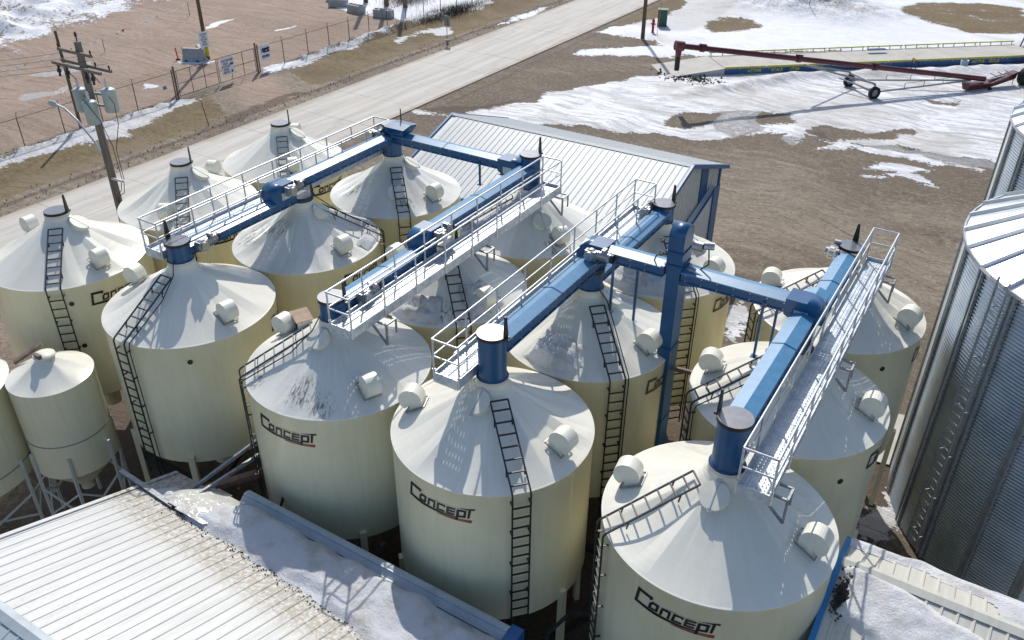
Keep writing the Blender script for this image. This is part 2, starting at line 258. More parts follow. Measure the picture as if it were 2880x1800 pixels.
# ---------------------------------------------------------------- ground
POLY = {'ne': ('snow', [(-15.4, 95.9), (-9.2, 78.2), (-9.0, 73.6), (-10.7, 68.0), (-12.4, 62.8), (-10.8, 62.4), (-6.4, 62.8), (-5.1, 61.3), (-9.8, 56.1), (-10.1, 54.8), (-7.1, 55.7), (-2.3, 58.5), (23.2, 79.9), (23.6, 122.1)]), 'ne_h': ('hole', [(10.4, 90.0), (11.9, 94.4), (17.2, 97.9), (21.7, 97.5), (23.7, 85.5), (20.3, 82.9), (18.5, 82.8), (16.4, 83.4), (13.5, 85.0), (11.1, 87.3)]), 'ne_h2': ('hole', [(-4.7, 70.9), (-4.1, 75.6), (-1.1, 75.4), (0.4, 73.6), (-0.9, 70.7), (-2.8, 68.1)]), 'mid': ('snow', [(-10.0, 35.1), (-9.0, 36.8), (-7.9, 38.9), (-6.1, 41.3), (-6.6, 42.8), (-5.2, 45.7), (-3.7, 48.7), (-2.2, 51.2), (-0.2, 53.5), (2.4, 56.2), (23.7, 73.1), (27.3, 56.2), (27.8, 47.7), (24.5, 45.6), (24.1, 46.3), (22.8, 45.9), (21.1, 45.2), (19.1, 45.8), (17.8, 45.4), (16.2, 45.1), (14.8, 44.6), (13.9, 44.5), (12.7, 45.5), (12.4, 44.7), (13.0, 42.6), (12.3, 43.0), (11.6, 44.5), (9.8, 42.7), (6.0, 39.4), (4.4, 39.1), (2.0, 38.6), (-1.2, 38.3), (-3.9, 37.1), (-5.5, 36.8), (-7.7, 35.8)]), 'mid2': ('snow', [(14.0, 42.7), (14.5, 43.0), (15.5, 43.0), (16.5, 43.9), (17.4, 43.7), (18.7, 43.7), (19.9, 43.9), (21.2, 43.4), (21.7, 43.9), (22.9, 44.1), (23.7, 43.8), (24.2, 44.6), (22.8, 44.6), (24.5, 46.5), (24.5, 47.1), (22.7, 45.4), (21.1, 45.2), (18.3, 45.8), (16.7, 44.9), (14.9, 44.9)]), 'mid3': ('snow', [(17.0, 40.4), (18.2, 42.0), (19.9, 42.7), (21.5, 42.6), (21.5, 42.0), (20.3, 41.4), (22.1, 40.4), (21.9, 39.8), (20.7, 39.9), (19.5, 40.0), (18.0, 39.1), (17.8, 39.4), (19.2, 40.6), (17.7, 40.4)]), 'm_h1': ('hole', [(3.2, 43.5), (4.3, 44.9), (5.3, 45.4), (6.2, 46.2), (6.8, 44.4), (6.5, 42.8), (5.0, 41.8), (3.9, 41.8)]), 'm_h2': ('hole', [(8.5, 47.3), (10.9, 48.8), (11.5, 47.0), (10.7, 46.1), (9.7, 44.8), (8.9, 45.0)]), 'm_h3': ('hole', [(12.3, 46.5), (13.4, 47.0), (16.1, 47.9), (17.3, 48.9), (18.5, 49.5), (18.7, 48.8), (17.4, 48.1), (17.6, 46.9), (15.9, 46.3), (15.0, 44.6), (13.9, 44.7), (12.7, 45.1)]), 'm_h4': ('hole', [(18.3, 57.7), (19.5, 58.1), (20.9, 58.8), (20.4, 57.3), (19.2, 57.3)]), 'wet1': ('wet', [(6.0, 46.0), (7.2, 47.4), (8.7, 47.8), (9.2, 45.6), (10.3, 44.2), (9.0, 42.0), (7.6, 42.5), (6.8, 44.3)]), 'wet2': ('wet', [(16.3, 44.8), (18.3, 45.8), (21.0, 45.4), (24.2, 46.6), (24.3, 45.3), (22.0, 44.1), (20.3, 44.7), (17.6, 44.8)]), 'wet3': ('wet', [(11.8, 43.9), (12.4, 44.6), (13.1, 42.4), (12.7, 42.0)]), 'fs1': ('snow', [(-27.6, 9.3), (-28.7, 12.6), (-29.4, 16.0), (-29.5, 18.8), (-29.0, 20.5), (-29.0, 23.4), (-29.5, 26.9), (-28.7, 27.9), (-27.9, 27.2), (-27.4, 25.2), (-27.4, 23.3), (-26.9, 21.2), (-25.8, 20.2), (-26.3, 18.0), (-27.5, 17.2), (-27.2, 13.6), (-27.2, 11.8), (-26.7, 8.9)]), 'fs2': ('snow', [(-28.9, 34.8), (-29.5, 36.3), (-29.3, 39.5), (-29.5, 45.5), (-29.5, 51.1), (-30.0, 55.6), (-29.8, 60.2), (-29.4, 65.2), (-28.4, 69.3), (-27.2, 67.5), (-28.0, 63.3), (-28.5, 58.4), (-28.9, 54.2), (-28.3, 47.5), (-28.6, 44.4), (-28.0, 40.4), (-28.5, 37.0), (-28.5, 35.0)]), 'fs3': ('snow', [(-26.2, 49.6), (-27.2, 53.3), (-26.2, 57.1), (-24.9, 56.9), (-24.0, 54.4), (-24.7, 53.6), (-25.8, 54.4), (-26.3, 52.6), (-25.6, 49.6)]), 'tm': ('snow', [(-39.9, 56.6), (-45.7, 65.1), (-28.7, 76.4), (-28.7, 69.1), (-28.7, 64.8), (-29.4, 58.2), (-30.1, 55.5), (-32.8, 56.7), (-34.4, 56.4), (-36.8, 57.1), (-37.8, 56.0)]), 'tl': ('mix', [(-77.2, 28.8), (-88.4, 49.0), (-63.9, 65.5), (-57.8, 49.7), (-57.5, 45.7), (-57.1, 42.8), (-55.7, 39.3), (-55.8, 37.2), (-54.7, 35.8), (-54.2, 32.3), (-54.6, 30.2), (-53.6, 29.1), (-49.9, 28.4), (-52.8, 27.4), (-56.6, 22.2)]), 'ic1': ('ice', [(-45.2, 43.5), (-46.3, 45.9), (-45.3, 47.7), (-44.3, 44.4), (-44.3, 43.0)]), 'ic2': ('ice', [(-38.3, 46.5), (-38.1, 49.9), (-37.8, 48.3), (-37.7, 46.3)]), 'pd1': ('wet', [(-44.2, 24.3), (-44.0, 26.8), (-44.4, 29.6), (-43.9, 30.8), (-42.6, 29.0), (-42.2, 27.5), (-42.6, 24.7)]), 'pd2': ('wet', [(-40.2, 21.2), (-39.2, 24.0), (-39.0, 24.9), (-38.2, 23.4), (-38.1, 21.7), (-37.6, 20.3)]), 'sc1': ('snow', [(-35.2, 27.7), (-34.8, 28.2), (-33.6, 28.1), (-33.3, 27.6), (-33.7, 27.1)]), 'sc2': ('snow', [(-37.8, 33.9), (-37.1, 34.7), (-35.7, 35.6), (-34.9, 35.8), (-34.9, 34.8), (-35.9, 34.2)]), 'rs1': ('snow', [(-14.5, 33.9), (-13.8, 34.1), (-10.8, 34.8), (-8.6, 37.0), (-7.0, 36.5), (-9.6, 34.6), (-13.1, 33.7)]), 'rs2': ('snow', [(-15.1, 53.3), (-15.4, 65.3), (-15.1, 73.1), (-14.5, 76.8), (-14.4, 72.3), (-14.3, 63.2), (-15.0, 58.8), (-14.6, 53.0), (-14.4, 47.2), (-14.9, 44.4), (-14.5, 40.0), (-14.5, 33.9), (-14.4, 31.7), (-14.8, 28.0), (-14.9, 30.3), (-14.9, 34.0), (-14.8, 38.5), (-15.1, 43.8), (-15.0, 47.8)]), 'ns1': ('snow', [(-22.3, 65.2), (-22.1, 68.4), (-21.8, 71.1), (-21.1, 69.1), (-21.1, 65.2), (-21.7, 59.7), (-22.1, 60.8)]), 'mud1': ('mud', [(-23.6, 26.1), (-23.7, 27.2), (-24.1, 28.9), (-23.7, 30.7), (-23.1, 33.0), (-22.0, 34.7), (-21.8, 33.2), (-22.4, 31.5), (-22.5, 29.5), (-22.0, 26.8), (-21.5, 25.2), (-22.4, 25.1)]), 'mud2': ('mud', [(-13.3, 33.6), (-13.2, 34.7), (-11.6, 36.0), (-9.4, 38.3), (-7.5, 41.2), (-7.3, 43.4), (-6.8, 42.1), (-7.6, 39.3), (-9.4, 36.4), (-10.7, 34.7), (-12.2, 34.3)]), 'mud3': ('mud', [(18.6, 45.7), (19.3, 46.4), (20.2, 46.4), (20.9, 45.4), (20.3, 44.8), (19.4, 45.0)]), 'mud4': ('mud', [(12.7, 45.4), (13.7, 45.7), (14.8, 44.8), (14.7, 43.9), (13.7, 44.4)]), 'mud5': ('mud', [(-0.1, 54.0), (0.3, 55.3), (1.6, 55.8), (3.0, 54.1), (2.5, 52.4), (1.4, 53.1), (0.8, 52.0)]), 'mud6': ('mud', [(-6.1, 36.4), (-3.9, 37.1), (-1.2, 38.3), (2.0, 38.6), (4.5, 38.8), (3.1, 38.5), (0.1, 38.1), (-2.7, 37.1), (-5.0, 36.2)]), 'bs1': ('snow', [(16.1, 21.3), (17.4, 20.1), (17.9, 18.1), (17.5, 16.8), (16.6, 18.9)]), 'bs2': ('snow', [(24.5, 16.1), (24.6, 18.1), (25.1, 14.2), (25.5, 9.8), (25.0, 7.8), (24.7, 10.4)])}
def poly_sd(P, X, Y):
    P = np.array(P, float); d = np.full(X.shape, 1e9); ins = np.zeros(X.shape, bool); n = len(P)
    for i in range(n):
        x0, y0 = P[i]; x1, y1 = P[(i + 1) % n]; ex, ey = x1 - x0, y1 - y0; L = ex * ex + ey * ey + 1e-12
        t = np.clip(((X - x0) * ex + (Y - y0) * ey) / L, 0, 1); d = np.minimum(d, (X - x0 - t * ex) ** 2 + (Y - y0 - t * ey) ** 2)
        c = (y0 > Y) != (y1 > Y)
        ins ^= c & (X < ex * (Y - y0) / (ey if abs(ey) > 1e-9 else 1e-9) + x0)
    d = np.sqrt(d); return np.where(ins, d, -d)
def seg_d(A, X, Y):
    d = np.full(X.shape, 1e9)
    for (x0, y0), (x1, y1) in zip(A, A[1:]):
        ex, ey = x1 - x0, y1 - y0; L = ex * ex + ey * ey; t = np.clip(((X - x0) * ex + (Y - y0) * ey) / L, 0, 1)
        d = np.minimum(d, np.hypot(X - x0 - t * ex, Y - y0 - t * ey))
    return d
def axis(lo, hi, st, far):
    a = list(np.arange(lo, hi + st / 2, st)); o = []; s_ = st
    x = hi
    while x < far: s_ *= 1.5; x += s_; o.append(x)
    p = []; s_ = st; x = lo
    while x > -far: s_ *= 1.5; x -= s_; p.append(x)
    return np.array(p[::-1] + a + o)
rng = np.random.default_rng(3)
def vnoise(X, Y, s, seed=0):
    r_ = np.random.default_rng(seed); G = r_.random((256, 256)); x = X / s; y = Y / s; xi = np.floor(x).astype(int); yi = np.floor(y).astype(int); fx = x - xi; fy = y - yi
    fx = fx * fx * (3 - 2 * fx); fy = fy * fy * (3 - 2 * fy); g = lambda a, b: G[a % 256, b % 256]
    return (g(xi, yi) * (1 - fx) + g(xi + 1, yi) * fx) * (1 - fy) + (g(xi, yi + 1) * (1 - fx) + g(xi + 1, yi + 1) * fx) * fy
def make_ground():
    xs = axis(-66, 42, .3, 1500); ys = axis(-22, 96, .3, 1500); X, Y = np.meshgrid(xs, ys, indexing='ij')
    wx = X + 1.1 * (vnoise(X, Y, 2.3, 1) - .5) + .5 * (vnoise(X, Y, .8, 2) - .5); wy = Y + 1.1 * (vnoise(X, Y, 2.3, 5) - .5) + .5 * (vnoise(X, Y, .8, 6) - .5)
    f = {k: np.full(X.shape, -9.) for k in ('snow', 'wet', 'ice', 'mix', 'mud')}
    for k, (kind, P) in POLY.items():
        if kind == 'hole': continue
        f[kind] = np.maximum(f[kind], poly_sd(P, wx, wy))
    # beyond the surveyed frame the snow simply goes on as fields
    far_snow = (Y > 98) & (X > -10) | (X > 46) & (Y > 20); f['snow'] = np.where(far_snow, 2, f['snow'])
    for k, (kind, P) in POLY.items():
        if kind == 'hole': sdh = poly_sd(P, wx, wy); f['snow'] = np.minimum(f['snow'], -(np.minimum(sdh, .34) if k.startswith('ne') else sdh))
    C2 = {'snow': np.clip(f['snow'] * .5 + .5, 0, 1), 'wet': np.clip(f['wet'] * .5 + .5, 0, 1), 'ice': np.clip(f['ice'] * .5 + .5, 0, 1), 'mix': np.clip(f['mix'] * .12 + .42, 0, .64)}
    apron = np.clip(1 - np.abs(Y - 31.5 + .5 * (X + 25)) / 5.5, 0, 1)
    grass = np.clip((X + 29.4) * .8, 0, 1) * np.clip((-22.3 - X) * .6, 0, 1) * np.clip(1 - 2.2 * apron, 0, 1)
    grass = np.maximum(grass, np.clip((Y - 66) * .3, 0, 1) * np.clip((X + 12.8) * 1.2, 0, 1) * np.clip((-4 - X) * .5, 0, 1))
    hole = np.maximum(poly_sd(POLY['ne_h'][1], wx, wy), poly_sd(POLY['ne_h2'][1], wx, wy)); grass = np.maximum(grass, np.clip(hole + .5, 0, 1))
    red = np.clip((-29.2 - X) * .6, 0, 1); red = np.maximum(red, apron * np.clip((-21 - X), 0, 1) * .8); red = np.maximum(red, .45 * np.clip((-2.2 - X) * .5, 0, 1) * np.clip((X + 13.5), 0, 1) * np.clip((14 - Y) * .2, 0, 1))
    dark = np.clip(1 - np.abs(X + 22.2) / 1.1, 0, 1) * .8 + np.clip(1 - np.abs(X + 12.2 - .6 * vnoise(X, Y, 5, 9)) / .9, 0, 1) * .7
    C0 = 0
    berm_l = seg_d([(.9, 47.6), (3.3, 50.2), (5.3, 52.6), (6.3, 54.9), (8.2, 58), (10.7, 59.8), (13.5, 62.8), (17.4, 65.8), (21.3, 69.2), (26, 73)], X, Y)
    near = np.clip(1 + f['snow'] / 6.0, 0, 1) * (X > -13)
    under = np.clip(poly_sd([(-3, -3.5), (25, -3.5), (25, 13.4), (-3, 13.4)], X, Y) + .6, 0, 1)  # shade beneath the bins, painted into the ground colour
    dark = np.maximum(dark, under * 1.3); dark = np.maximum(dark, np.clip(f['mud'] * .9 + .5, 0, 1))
    z = np.zeros(X.shape) + .05 * (vnoise(X, Y, 6, 11) - .5) + .02 * (vnoise(X, Y, .7, 12) - .5)
    sm = np.clip(f['snow'] * .8 + .2, 0, 1); z += .06 * sm * (.6 + .5 * vnoise(X, Y, 1.4, 13))
    z += np.exp(-(berm_l / .8) ** 2) * (.15 + .32 * vnoise(X, Y, .9, 14)) * np.clip((X - 1) * .5, 0, 1)
    pile = np.exp(-(np.hypot((X - .5) / 7.5, (Y - 85) / 5)) ** 2); z += pile * (1.7 + .9 * vnoise(X, Y, 1.1, 15) + .5 * vnoise(X, Y, .5, 19))
    fb = np.exp(-((X + 29.1) / .5) ** 2) * (Y > 40) * (Y < 62); z += fb * (.15 + .5 * vnoise(X, Y, .6, 16))
    fb2 = np.exp(-((X + 28.9) / .35) ** 2) * (Y < 26); z += fb2 * (.05 + .35 * vnoise(X, Y, .5, 17))
    z += np.clip(f['mix'] * .2, 0, 1) * 1.2 * vnoise(X, Y, 1.6, 18)
    z -= .25 * np.exp(-((X + 24.8) / 1.8) ** 2) * np.clip(1 - 2 * apron, 0, 1)
    road = np.clip(1 - np.maximum(np.abs(X + 16.9) - 4.2, 0) / .8, 0, 1); z = z * (1 - road) - .03 * road
    z = np.where((np.abs(X) > 70) | (Y > 110) | (Y < -30), 0, z)
    nx, ny = X.shape; me = bpy.data.meshes.new('ground'); V = np.stack([X, Y, z], -1).reshape(-1, 3)
    idx = np.arange(nx * ny).reshape(nx, ny); F = np.stack([idx[:-1, :-1], idx[1:, :-1], idx[1:, 1:], idx[:-1, 1:]], -1).reshape(-1, 4)
    me.vertices.add(len(V)); me.vertices.foreach_set('co', V.ravel()); me.loops.add(F.size); me.loops.foreach_set('vertex_index', F.ravel().astype(np.int32))
    me.polygons.add(len(F)); me.polygons.foreach_set('loop_start', np.arange(0, F.size, 4, dtype=np.int32)); me.polygons.foreach_set('loop_total', np.full(len(F), 4, np.int32)); me.polygons.foreach_set('use_smooth', np.ones(len(F), bool)); me.update(); me.validate()
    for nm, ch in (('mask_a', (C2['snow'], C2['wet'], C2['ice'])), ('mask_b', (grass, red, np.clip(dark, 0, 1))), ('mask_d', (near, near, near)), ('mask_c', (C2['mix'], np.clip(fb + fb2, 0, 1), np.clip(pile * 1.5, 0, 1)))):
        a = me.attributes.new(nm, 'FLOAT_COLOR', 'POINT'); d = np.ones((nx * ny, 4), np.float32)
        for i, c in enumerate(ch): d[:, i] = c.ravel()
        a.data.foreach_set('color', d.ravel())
    m, n, l, b = nt('yard ground'); oc = objc(n)
    def att(nm):
        x = n.new('ShaderNodeAttribute'); x.attribute_name = nm; s_ = n.new('ShaderNodeSeparateColor'); l.new(x.outputs['Color'], s_.inputs[0]); return s_.outputs
    A, B_, C_, D_ = att('mask_a'), att('mask_b'), att('mask_c'), att('mask_d')
    warp = n.new('ShaderNodeTexNoise'); warp.inputs['Scale'].default_value = .12; l.new(oc, warp.inputs['Vector'])
    vw = n.new('ShaderNodeVectorMath'); vw.operation = 'MULTIPLY_ADD'; l.new(warp.outputs['Color'], vw.inputs[0]); vw.inputs[1].default_value = (5, 5, 0); l.new(oc, vw.inputs[2])
    st = noise(n, l, mapping(n, l, vw.outputs[0], (.30, 1.7, 1), (0, 0, rad(-30))), 1.0, 8, .72)     # tyre-drawn streaks
    st2 = noise(n, l, mapping(n, l, vw.outputs[0], (.16, 2.4, 1), (0, 0, rad(-48))), .8, 8, .7)
    n1 = noise(n, l, oc, .35, 6, .6); n2 = noise(n, l, oc, 3.5, 6, .7); n3 = noise(n, l, oc, 26, 3, .7)
    gr = mixc(n, l, ramp(n, l, st, .40, .64), (.265, .224, .172), (.160, .130, .096)); big = noise(n, l, mapping(n, l, oc, (.5, 1, 1), (0, 0, rad(-30))), .11, 5, .6); gr = mixc(n, l, math_(n, l, 'MULTIPLY', ramp(n, l, n1, .4, .65), .6), gr, (.170, .136, .100)); gr = mixc(n, l, math_(n, l, 'MULTIPLY', ramp(n, l, big, .47, .57), .75), gr, (.108, .080, .054)); nr_ = math_(n, l, 'ADD', D_[0], math_(n, l, 'MULTIPLY', math_(n, l, 'SUBTRACT', st, .5), 1.6)); gr = mixc(n, l, math_(n, l, 'MULTIPLY', ramp(n, l, nr_, .15, .8), .8), gr, (.108, .080, .054))
    tl = n.new('ShaderNodeVectorMath'); tl.operation = 'MULTIPLY_ADD'; l.new(warp.outputs['Color'], tl.inputs[0]); tl.inputs[1].default_value = (9, 9, 0); l.new(oc, tl.inputs[2])
    def tracks(rot, sc, w, zsc):
        q = noise(n, l, mapping(n, l, tl.outputs[0], (.05, sc, 1), (0, 0, rad(rot))), 1.0, 2, .4); q = math_(n, l, 'ABSOLUTE', math_(n, l, 'SUBTRACT', math_(n, l, 'FRACT', math_(n, l, 'MULTIPLY', q, zsc)), .5)); return math_(n, l, 'SUBTRACT', 1.0, ramp(n, l, q, 0.0, w))
    brk = ramp(n, l, n1, .42, .62); brk2 = ramp(n, l, n2, .38, .58)
    trk = math_(n, l, 'MULTIPLY', math_(n, l, 'MAXIMUM', math_(n, l, 'MULTIPLY', tracks(-34, .9, .10, 7), brk), math_(n, l, 'MULTIPLY', tracks(-12, .7, .08, 6), math_(n, l, 'SUBTRACT', 1.0, brk))), brk2)
    gr = mixc(n, l, math_(n, l, 'MULTIPLY', trk, .85), gr, (.065, .050, .036))
    vo = n.new('ShaderNodeTexVoronoi'); vo.inputs['Scale'].default_value = 6.5; l.new(oc, vo.inputs['Vector']); vs_ = n.new('ShaderNodeSeparateColor'); l.new(vo.outputs['Color'], vs_.inputs[0])
    gr = mixc(n, l, math_(n, l, 'MULTIPLY', ramp(n, l, vs_.outputs[0], .55, .95), .25), gr, (.40, .36, .31)); gr = mixc(n, l, math_(n, l, 'MULTIPLY', ramp(n, l, vs_.outputs[1], .6, .95), .22), gr, (.10, .082, .062))
    edge = math_(n, l, 'MULTIPLY', ramp(n, l, A[0], .02, .42), .55); gr = mixc(n, l, edge, gr, (.135, .105, .078))
    gr = mixc(n, l, math_(n, l, 'MULTIPLY', ramp(n, l, n3, .45, .68), .5), gr, (.345, .295, .235)); gr = mixc(n, l, math_(n, l, 'MULTIPLY', ramp(n, l, n2, .52, .68), .6), gr, (.10, .078, .055))
    rd = mixc(n, l, ramp(n, l, st2, .40, .62), (.335, .245, .190), (.225, .158, .115)); rd = mixc(n, l, math_(n, l, 'MULTIPLY', ramp(n, l, n1, .45, .68), .55), rd, (.335, .27, .225)); rd = mixc(n, l, math_(n, l, 'MULTIPLY', ramp(n, l, big, .47, .62), .6), rd, (.235, .172, .125)); rd = mixc(n, l, math_(n, l, 'MULTIPLY', ramp(n, l, n3, .48, .7), .45), rd, (.45, .375, .32)); rd = mixc(n, l, math_(n, l, 'MULTIPLY', ramp(n, l, n2, .55, .70), .4), rd, (.17, .12, .09)); rd = mixc(n, l, math_(n, l, 'MULTIPLY', trk, .4), rd, (.17, .115, .085)); rd = mixc(n, l, math_(n, l, 'MULTIPLY', ramp(n, l, vs_.outputs[0], .6, .95), .3), rd, (.44, .37, .32)); rd = mixc(n, l, math_(n, l, 'MULTIPLY', ramp(n, l, st, .5, .7), .4), rd, (.31, .215, .14))
    rn = math_(n, l, 'ADD', B_[1], math_(n, l, 'MULTIPLY', math_(n, l, 'SUBTRACT', n2, .5), .5)); c = mixc(n, l, ramp(n, l, rn, .35, .6), gr, rd)
    gs = mixc(n, l, ramp(n, l, n2, .35, .65), (.205, .155, .075), (.12, .088, .045)); gs = mixc(n, l, math_(n, l, 'MULTIPLY', ramp(n, l, n1, .45, .62), .7), gs, (.20, .155, .105)); gs = mixc(n, l, math_(n, l, 'MULTIPLY', ramp(n, l, st2, .52, .60), .6), gs, (.105, .078, .045)); gs = mixc(n, l, math_(n, l, 'MULTIPLY', ramp(n, l, big, .5, .56), .5), gs, (.13, .092, .058)); gs = mixc(n, l, math_(n, l, 'MULTIPLY', ramp(n, l, n3, .5, .7), .35), gs, (.27, .21, .12))
    gn = math_(n, l, 'ADD', B_[0], math_(n, l, 'MULTIPLY', math_(n, l, 'SUBTRACT', n2, .5), .7)); c = mixc(n, l, ramp(n, l, gn, .35, .62), c, gs)
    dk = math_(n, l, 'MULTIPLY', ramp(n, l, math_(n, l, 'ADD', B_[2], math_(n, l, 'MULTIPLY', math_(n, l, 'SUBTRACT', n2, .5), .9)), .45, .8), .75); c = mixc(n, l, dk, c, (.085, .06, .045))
    wt = ramp(n, l, math_(n, l, 'ADD', A[1], math_(n, l, 'MULTIPLY', math_(n, l, 'SUBTRACT', st, .5), .5)), .46, .56); c = mixc(n, l, math_(n, l, 'MULTIPLY', wt, .65), c, (.25, .235, .245))
    ic = ramp(n, l, math_(n, l, 'ADD', A[2], math_(n, l, 'MULTIPLY', math_(n, l, 'SUBTRACT', n2, .5), .3)), .47, .53); c = mixc(n, l, ic, c, (.62, .62, .64))
    sn = mixc(n, l, math_(n, l, 'MULTIPLY', ramp(n, l, st2, .50, .57), .5), (.76, .78, .82), (.40, .395, .40)); sn = mixc(n, l, math_(n, l, 'MULTIPLY', ramp(n, l, st, .52, .58), .65), sn, (.33, .31, .29)); sn = mixc(n, l, math_(n, l, 'MULTIPLY', ramp(n, l, n1, .50, .56), .4), sn, (.42, .40, .385)); sn = mixc(n, l, math_(n, l, 'MULTIPLY', ramp(n, l, n2, .62, .70), .5), sn, (.30, .26, .22))
    # windblown field snow in the north stays cleaner
    sx = n.new('ShaderNodeSeparateXYZ'); l.new(oc, sx.inputs[0]); clean = ramp(n, l, math_(n, l, 'SUBTRACT', sx.outputs[1], math_(n, l, 'MULTIPLY', sx.outputs[0], .86)), 50, 58); sn = mixc(n, l, math_(n, l, 'MULTIPLY', clean, .78), sn, (.72, .74, .78)); sn = mixc(n, l, math_(n, l, 'MULTIPLY', ramp(n, l, big, .52, .62), .45), sn, (.42, .38, .34)); sn = mixc(n, l, math_(n, l, 'MULTIPLY', ramp(n, l, B_[0], .1, .5), .6), sn, (.42, .41, .41)); sn = mixc(n, l, math_(n, l, 'MULTIPLY', ramp(n, l, n3, .64, .70), .30), sn, (.42, .40, .38))
    sf = math_(n, l, 'ADD', A[0], math_(n, l, 'ADD', math_(n, l, 'MULTIPLY', math_(n, l, 'SUBTRACT', st, .5), .75), math_(n, l, 'MULTIPLY', math_(n, l, 'SUBTRACT', n2, .5), .9)))
    sf = math_(n, l, 'ADD', sf, math_(n, l, 'MULTIPLY', math_(n, l, 'SUBTRACT', n1, .5), .9))
    sf = math_(n, l, 'SUBTRACT', sf, math_(n, l, 'MULTIPLY', C_[1], 0.0)); smask = ramp(n, l, sf, .47, .53)
    sn = mixc(n, l, math_(n, l, 'MULTIPLY', trk, math_(n, l, 'MULTIPLY', math_(n, l, 'SUBTRACT', 1.0, clean), .75)), sn, (.30, .28, .265))
    mf = ramp(n, l, math_(n, l, 'ADD', C_[0], math_(n, l, 'ADD', math_(n, l, 'MULTIPLY', math_(n, l, 'SUBTRACT', n2, .5), 1.0), math_(n, l, 'MULTIPLY', math_(n, l, 'SUBTRACT', n1, .5), .9))), .52, .58); smask = math_(n, l, 'MAXIMUM', smask, mf); smask = math_(n, l, 'MULTIPLY', smask, math_(n, l, 'SUBTRACT', 1.0, math_(n, l, 'MULTIPLY', wt, math_(n, l, 'ADD', .45, math_(n, l, 'MULTIPLY', ramp(n, l, n2, .45, .55), .5)))))
    sn = mixc(n, l, math_(n, l, 'MULTIPLY', math_(n, l, 'MAXIMUM', C_[1], C_[2]), math_(n, l, 'MULTIPLY', ramp(n, l, n2, .48, .58), .8)), sn, (.10, .085, .075))
    cl = math_(n, l, 'MULTIPLY', C_[1], ramp(n, l, n2, .44, .56)); c = mixc(n, l, cl, c, (.14, .12, .10))
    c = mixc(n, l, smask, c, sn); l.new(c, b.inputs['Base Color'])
    rg = math_(n, l, 'SUBTRACT', .92, math_(n, l, 'MULTIPLY', math_(n, l, 'MAXIMUM', wt, ic), .62)); rg = math_(n, l, 'SUBTRACT', rg, math_(n, l, 'MULTIPLY', smask, .25)); l.new(rg, b.inputs['Roughness']); b.inputs['Specular IOR Level'].default_value = .35
    hh = math_(n, l, 'ADD', math_(n, l, 'MULTIPLY', n2, 1.2), math_(n, l, 'ADD', math_(n, l, 'MULTIPLY', smask, .9), math_(n, l, 'MULTIPLY', n3, .5))); hh = math_(n, l, 'SUBTRACT', hh, math_(n, l, 'MULTIPLY', trk, .5)); bump(n, l, b, hh, .8, .08)
    me.materials.append(m); o = bpy.data.objects.new('ground', me); COL.objects.link(o); tag(o, kind='structure'); return o
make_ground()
# concrete road with joints, as slabs with open joints between them
def make_road():
    m, n, l, b = nt('concrete road'); oc = n.new('ShaderNodeNewGeometry').outputs['Position']
    f = noise(n, l, mapping(n, l, oc, (1.6, .12, 1)), 1, 5, .6); g = noise(n, l, oc, 22, 4, .7); h = noise(n, l, oc, .25, 4)
    c = mixc(n, l, ramp(n, l, f, .35, .68), (.52, .495, .45), (.42, .395, .355)); c = mixc(n, l, math_(n, l, 'MULTIPLY', ramp(n, l, h, .5, .7), .4), c, (.46, .42, .37)); c = mixc(n, l, math_(n, l, 'MULTIPLY', ramp(n, l, g, .58, .72), .35), c, (.33, .30, .26))
    sx = n.new('ShaderNodeSeparateXYZ'); l.new(oc, sx.inputs[0]); e = math_(n, l, 'ADD', math_(n, l, 'ABSOLUTE', math_(n, l, 'ADD', sx.outputs[0], 16.9)), math_(n, l, 'MULTIPLY', noise(n, l, mapping(n, l, oc, (.8, .35, 1)), 1.2, 5), 1.2))
    c = mixc(n, l, math_(n, l, 'MULTIPLY', ramp(n, l, e, 3.75, 4.45), .85), c, (.33, .275, .22)); cv = n.new('ShaderNodeTexVoronoi'); cv.feature = 'DISTANCE_TO_EDGE'; cv.inputs['Scale'].default_value = .22; dn_ = n.new('ShaderNodeVectorMath'); dn_.operation = 'MULTIPLY_ADD'; tn = n.new('ShaderNodeTexNoise'); tn.inputs['Scale'].default_value = 1.2; l.new(oc, tn.inputs['Vector']); l.new(tn.outputs['Color'], dn_.inputs[0]); dn_.inputs[1].default_value = (1.6, 1.6, 0); l.new(oc, dn_.inputs[2]); l.new(dn_.outputs[0], cv.inputs['Vector']); c = mixc(n, l, math_(n, l, 'MULTIPLY', math_(n, l, 'SUBTRACT', 1.0, ramp(n, l, cv.outputs['Distance'], .003, .010)), .22), c, (.20, .18, .155)); wp = math_(n, l, 'ABSOLUTE', math_(n, l, 'SUBTRACT', math_(n, l, 'ABSOLUTE', math_(n, l, 'SUBTRACT', math_(n, l, 'ABSOLUTE', math_(n, l, 'ADD', sx.outputs[0], 16.9)), 1.95)), .85)); c = mixc(n, l, math_(n, l, 'MULTIPLY', math_(n, l, 'SUBTRACT', 1.0, ramp(n, l, wp, .1, .5)), .22), c, (.36, .34, .31)); l.new(c, b.inputs['Base Color']); b.inputs['Roughness'].default_value = .85; bump(n, l, b, g, .2, .01)
    root = empty('road'); tag(root, kind='structure'); r_ = random.Random(2); y = -30.
    slabs = []
    while y < 150:
        for x0, x1 in ((-20.75, -16.92), (-16.9, -13.05)):
            mb = MB(); z = .045 + r_.uniform(-.004, .004); d = -1.2
            mb.prism([(x0, y + .012), (x1, y + .012 + 0), (x1, y + 4.988), (x0, y + 4.988)], 'z', -.1, z); mb.build('slab', m, root)
        y += 5
make_road()
import bmesh
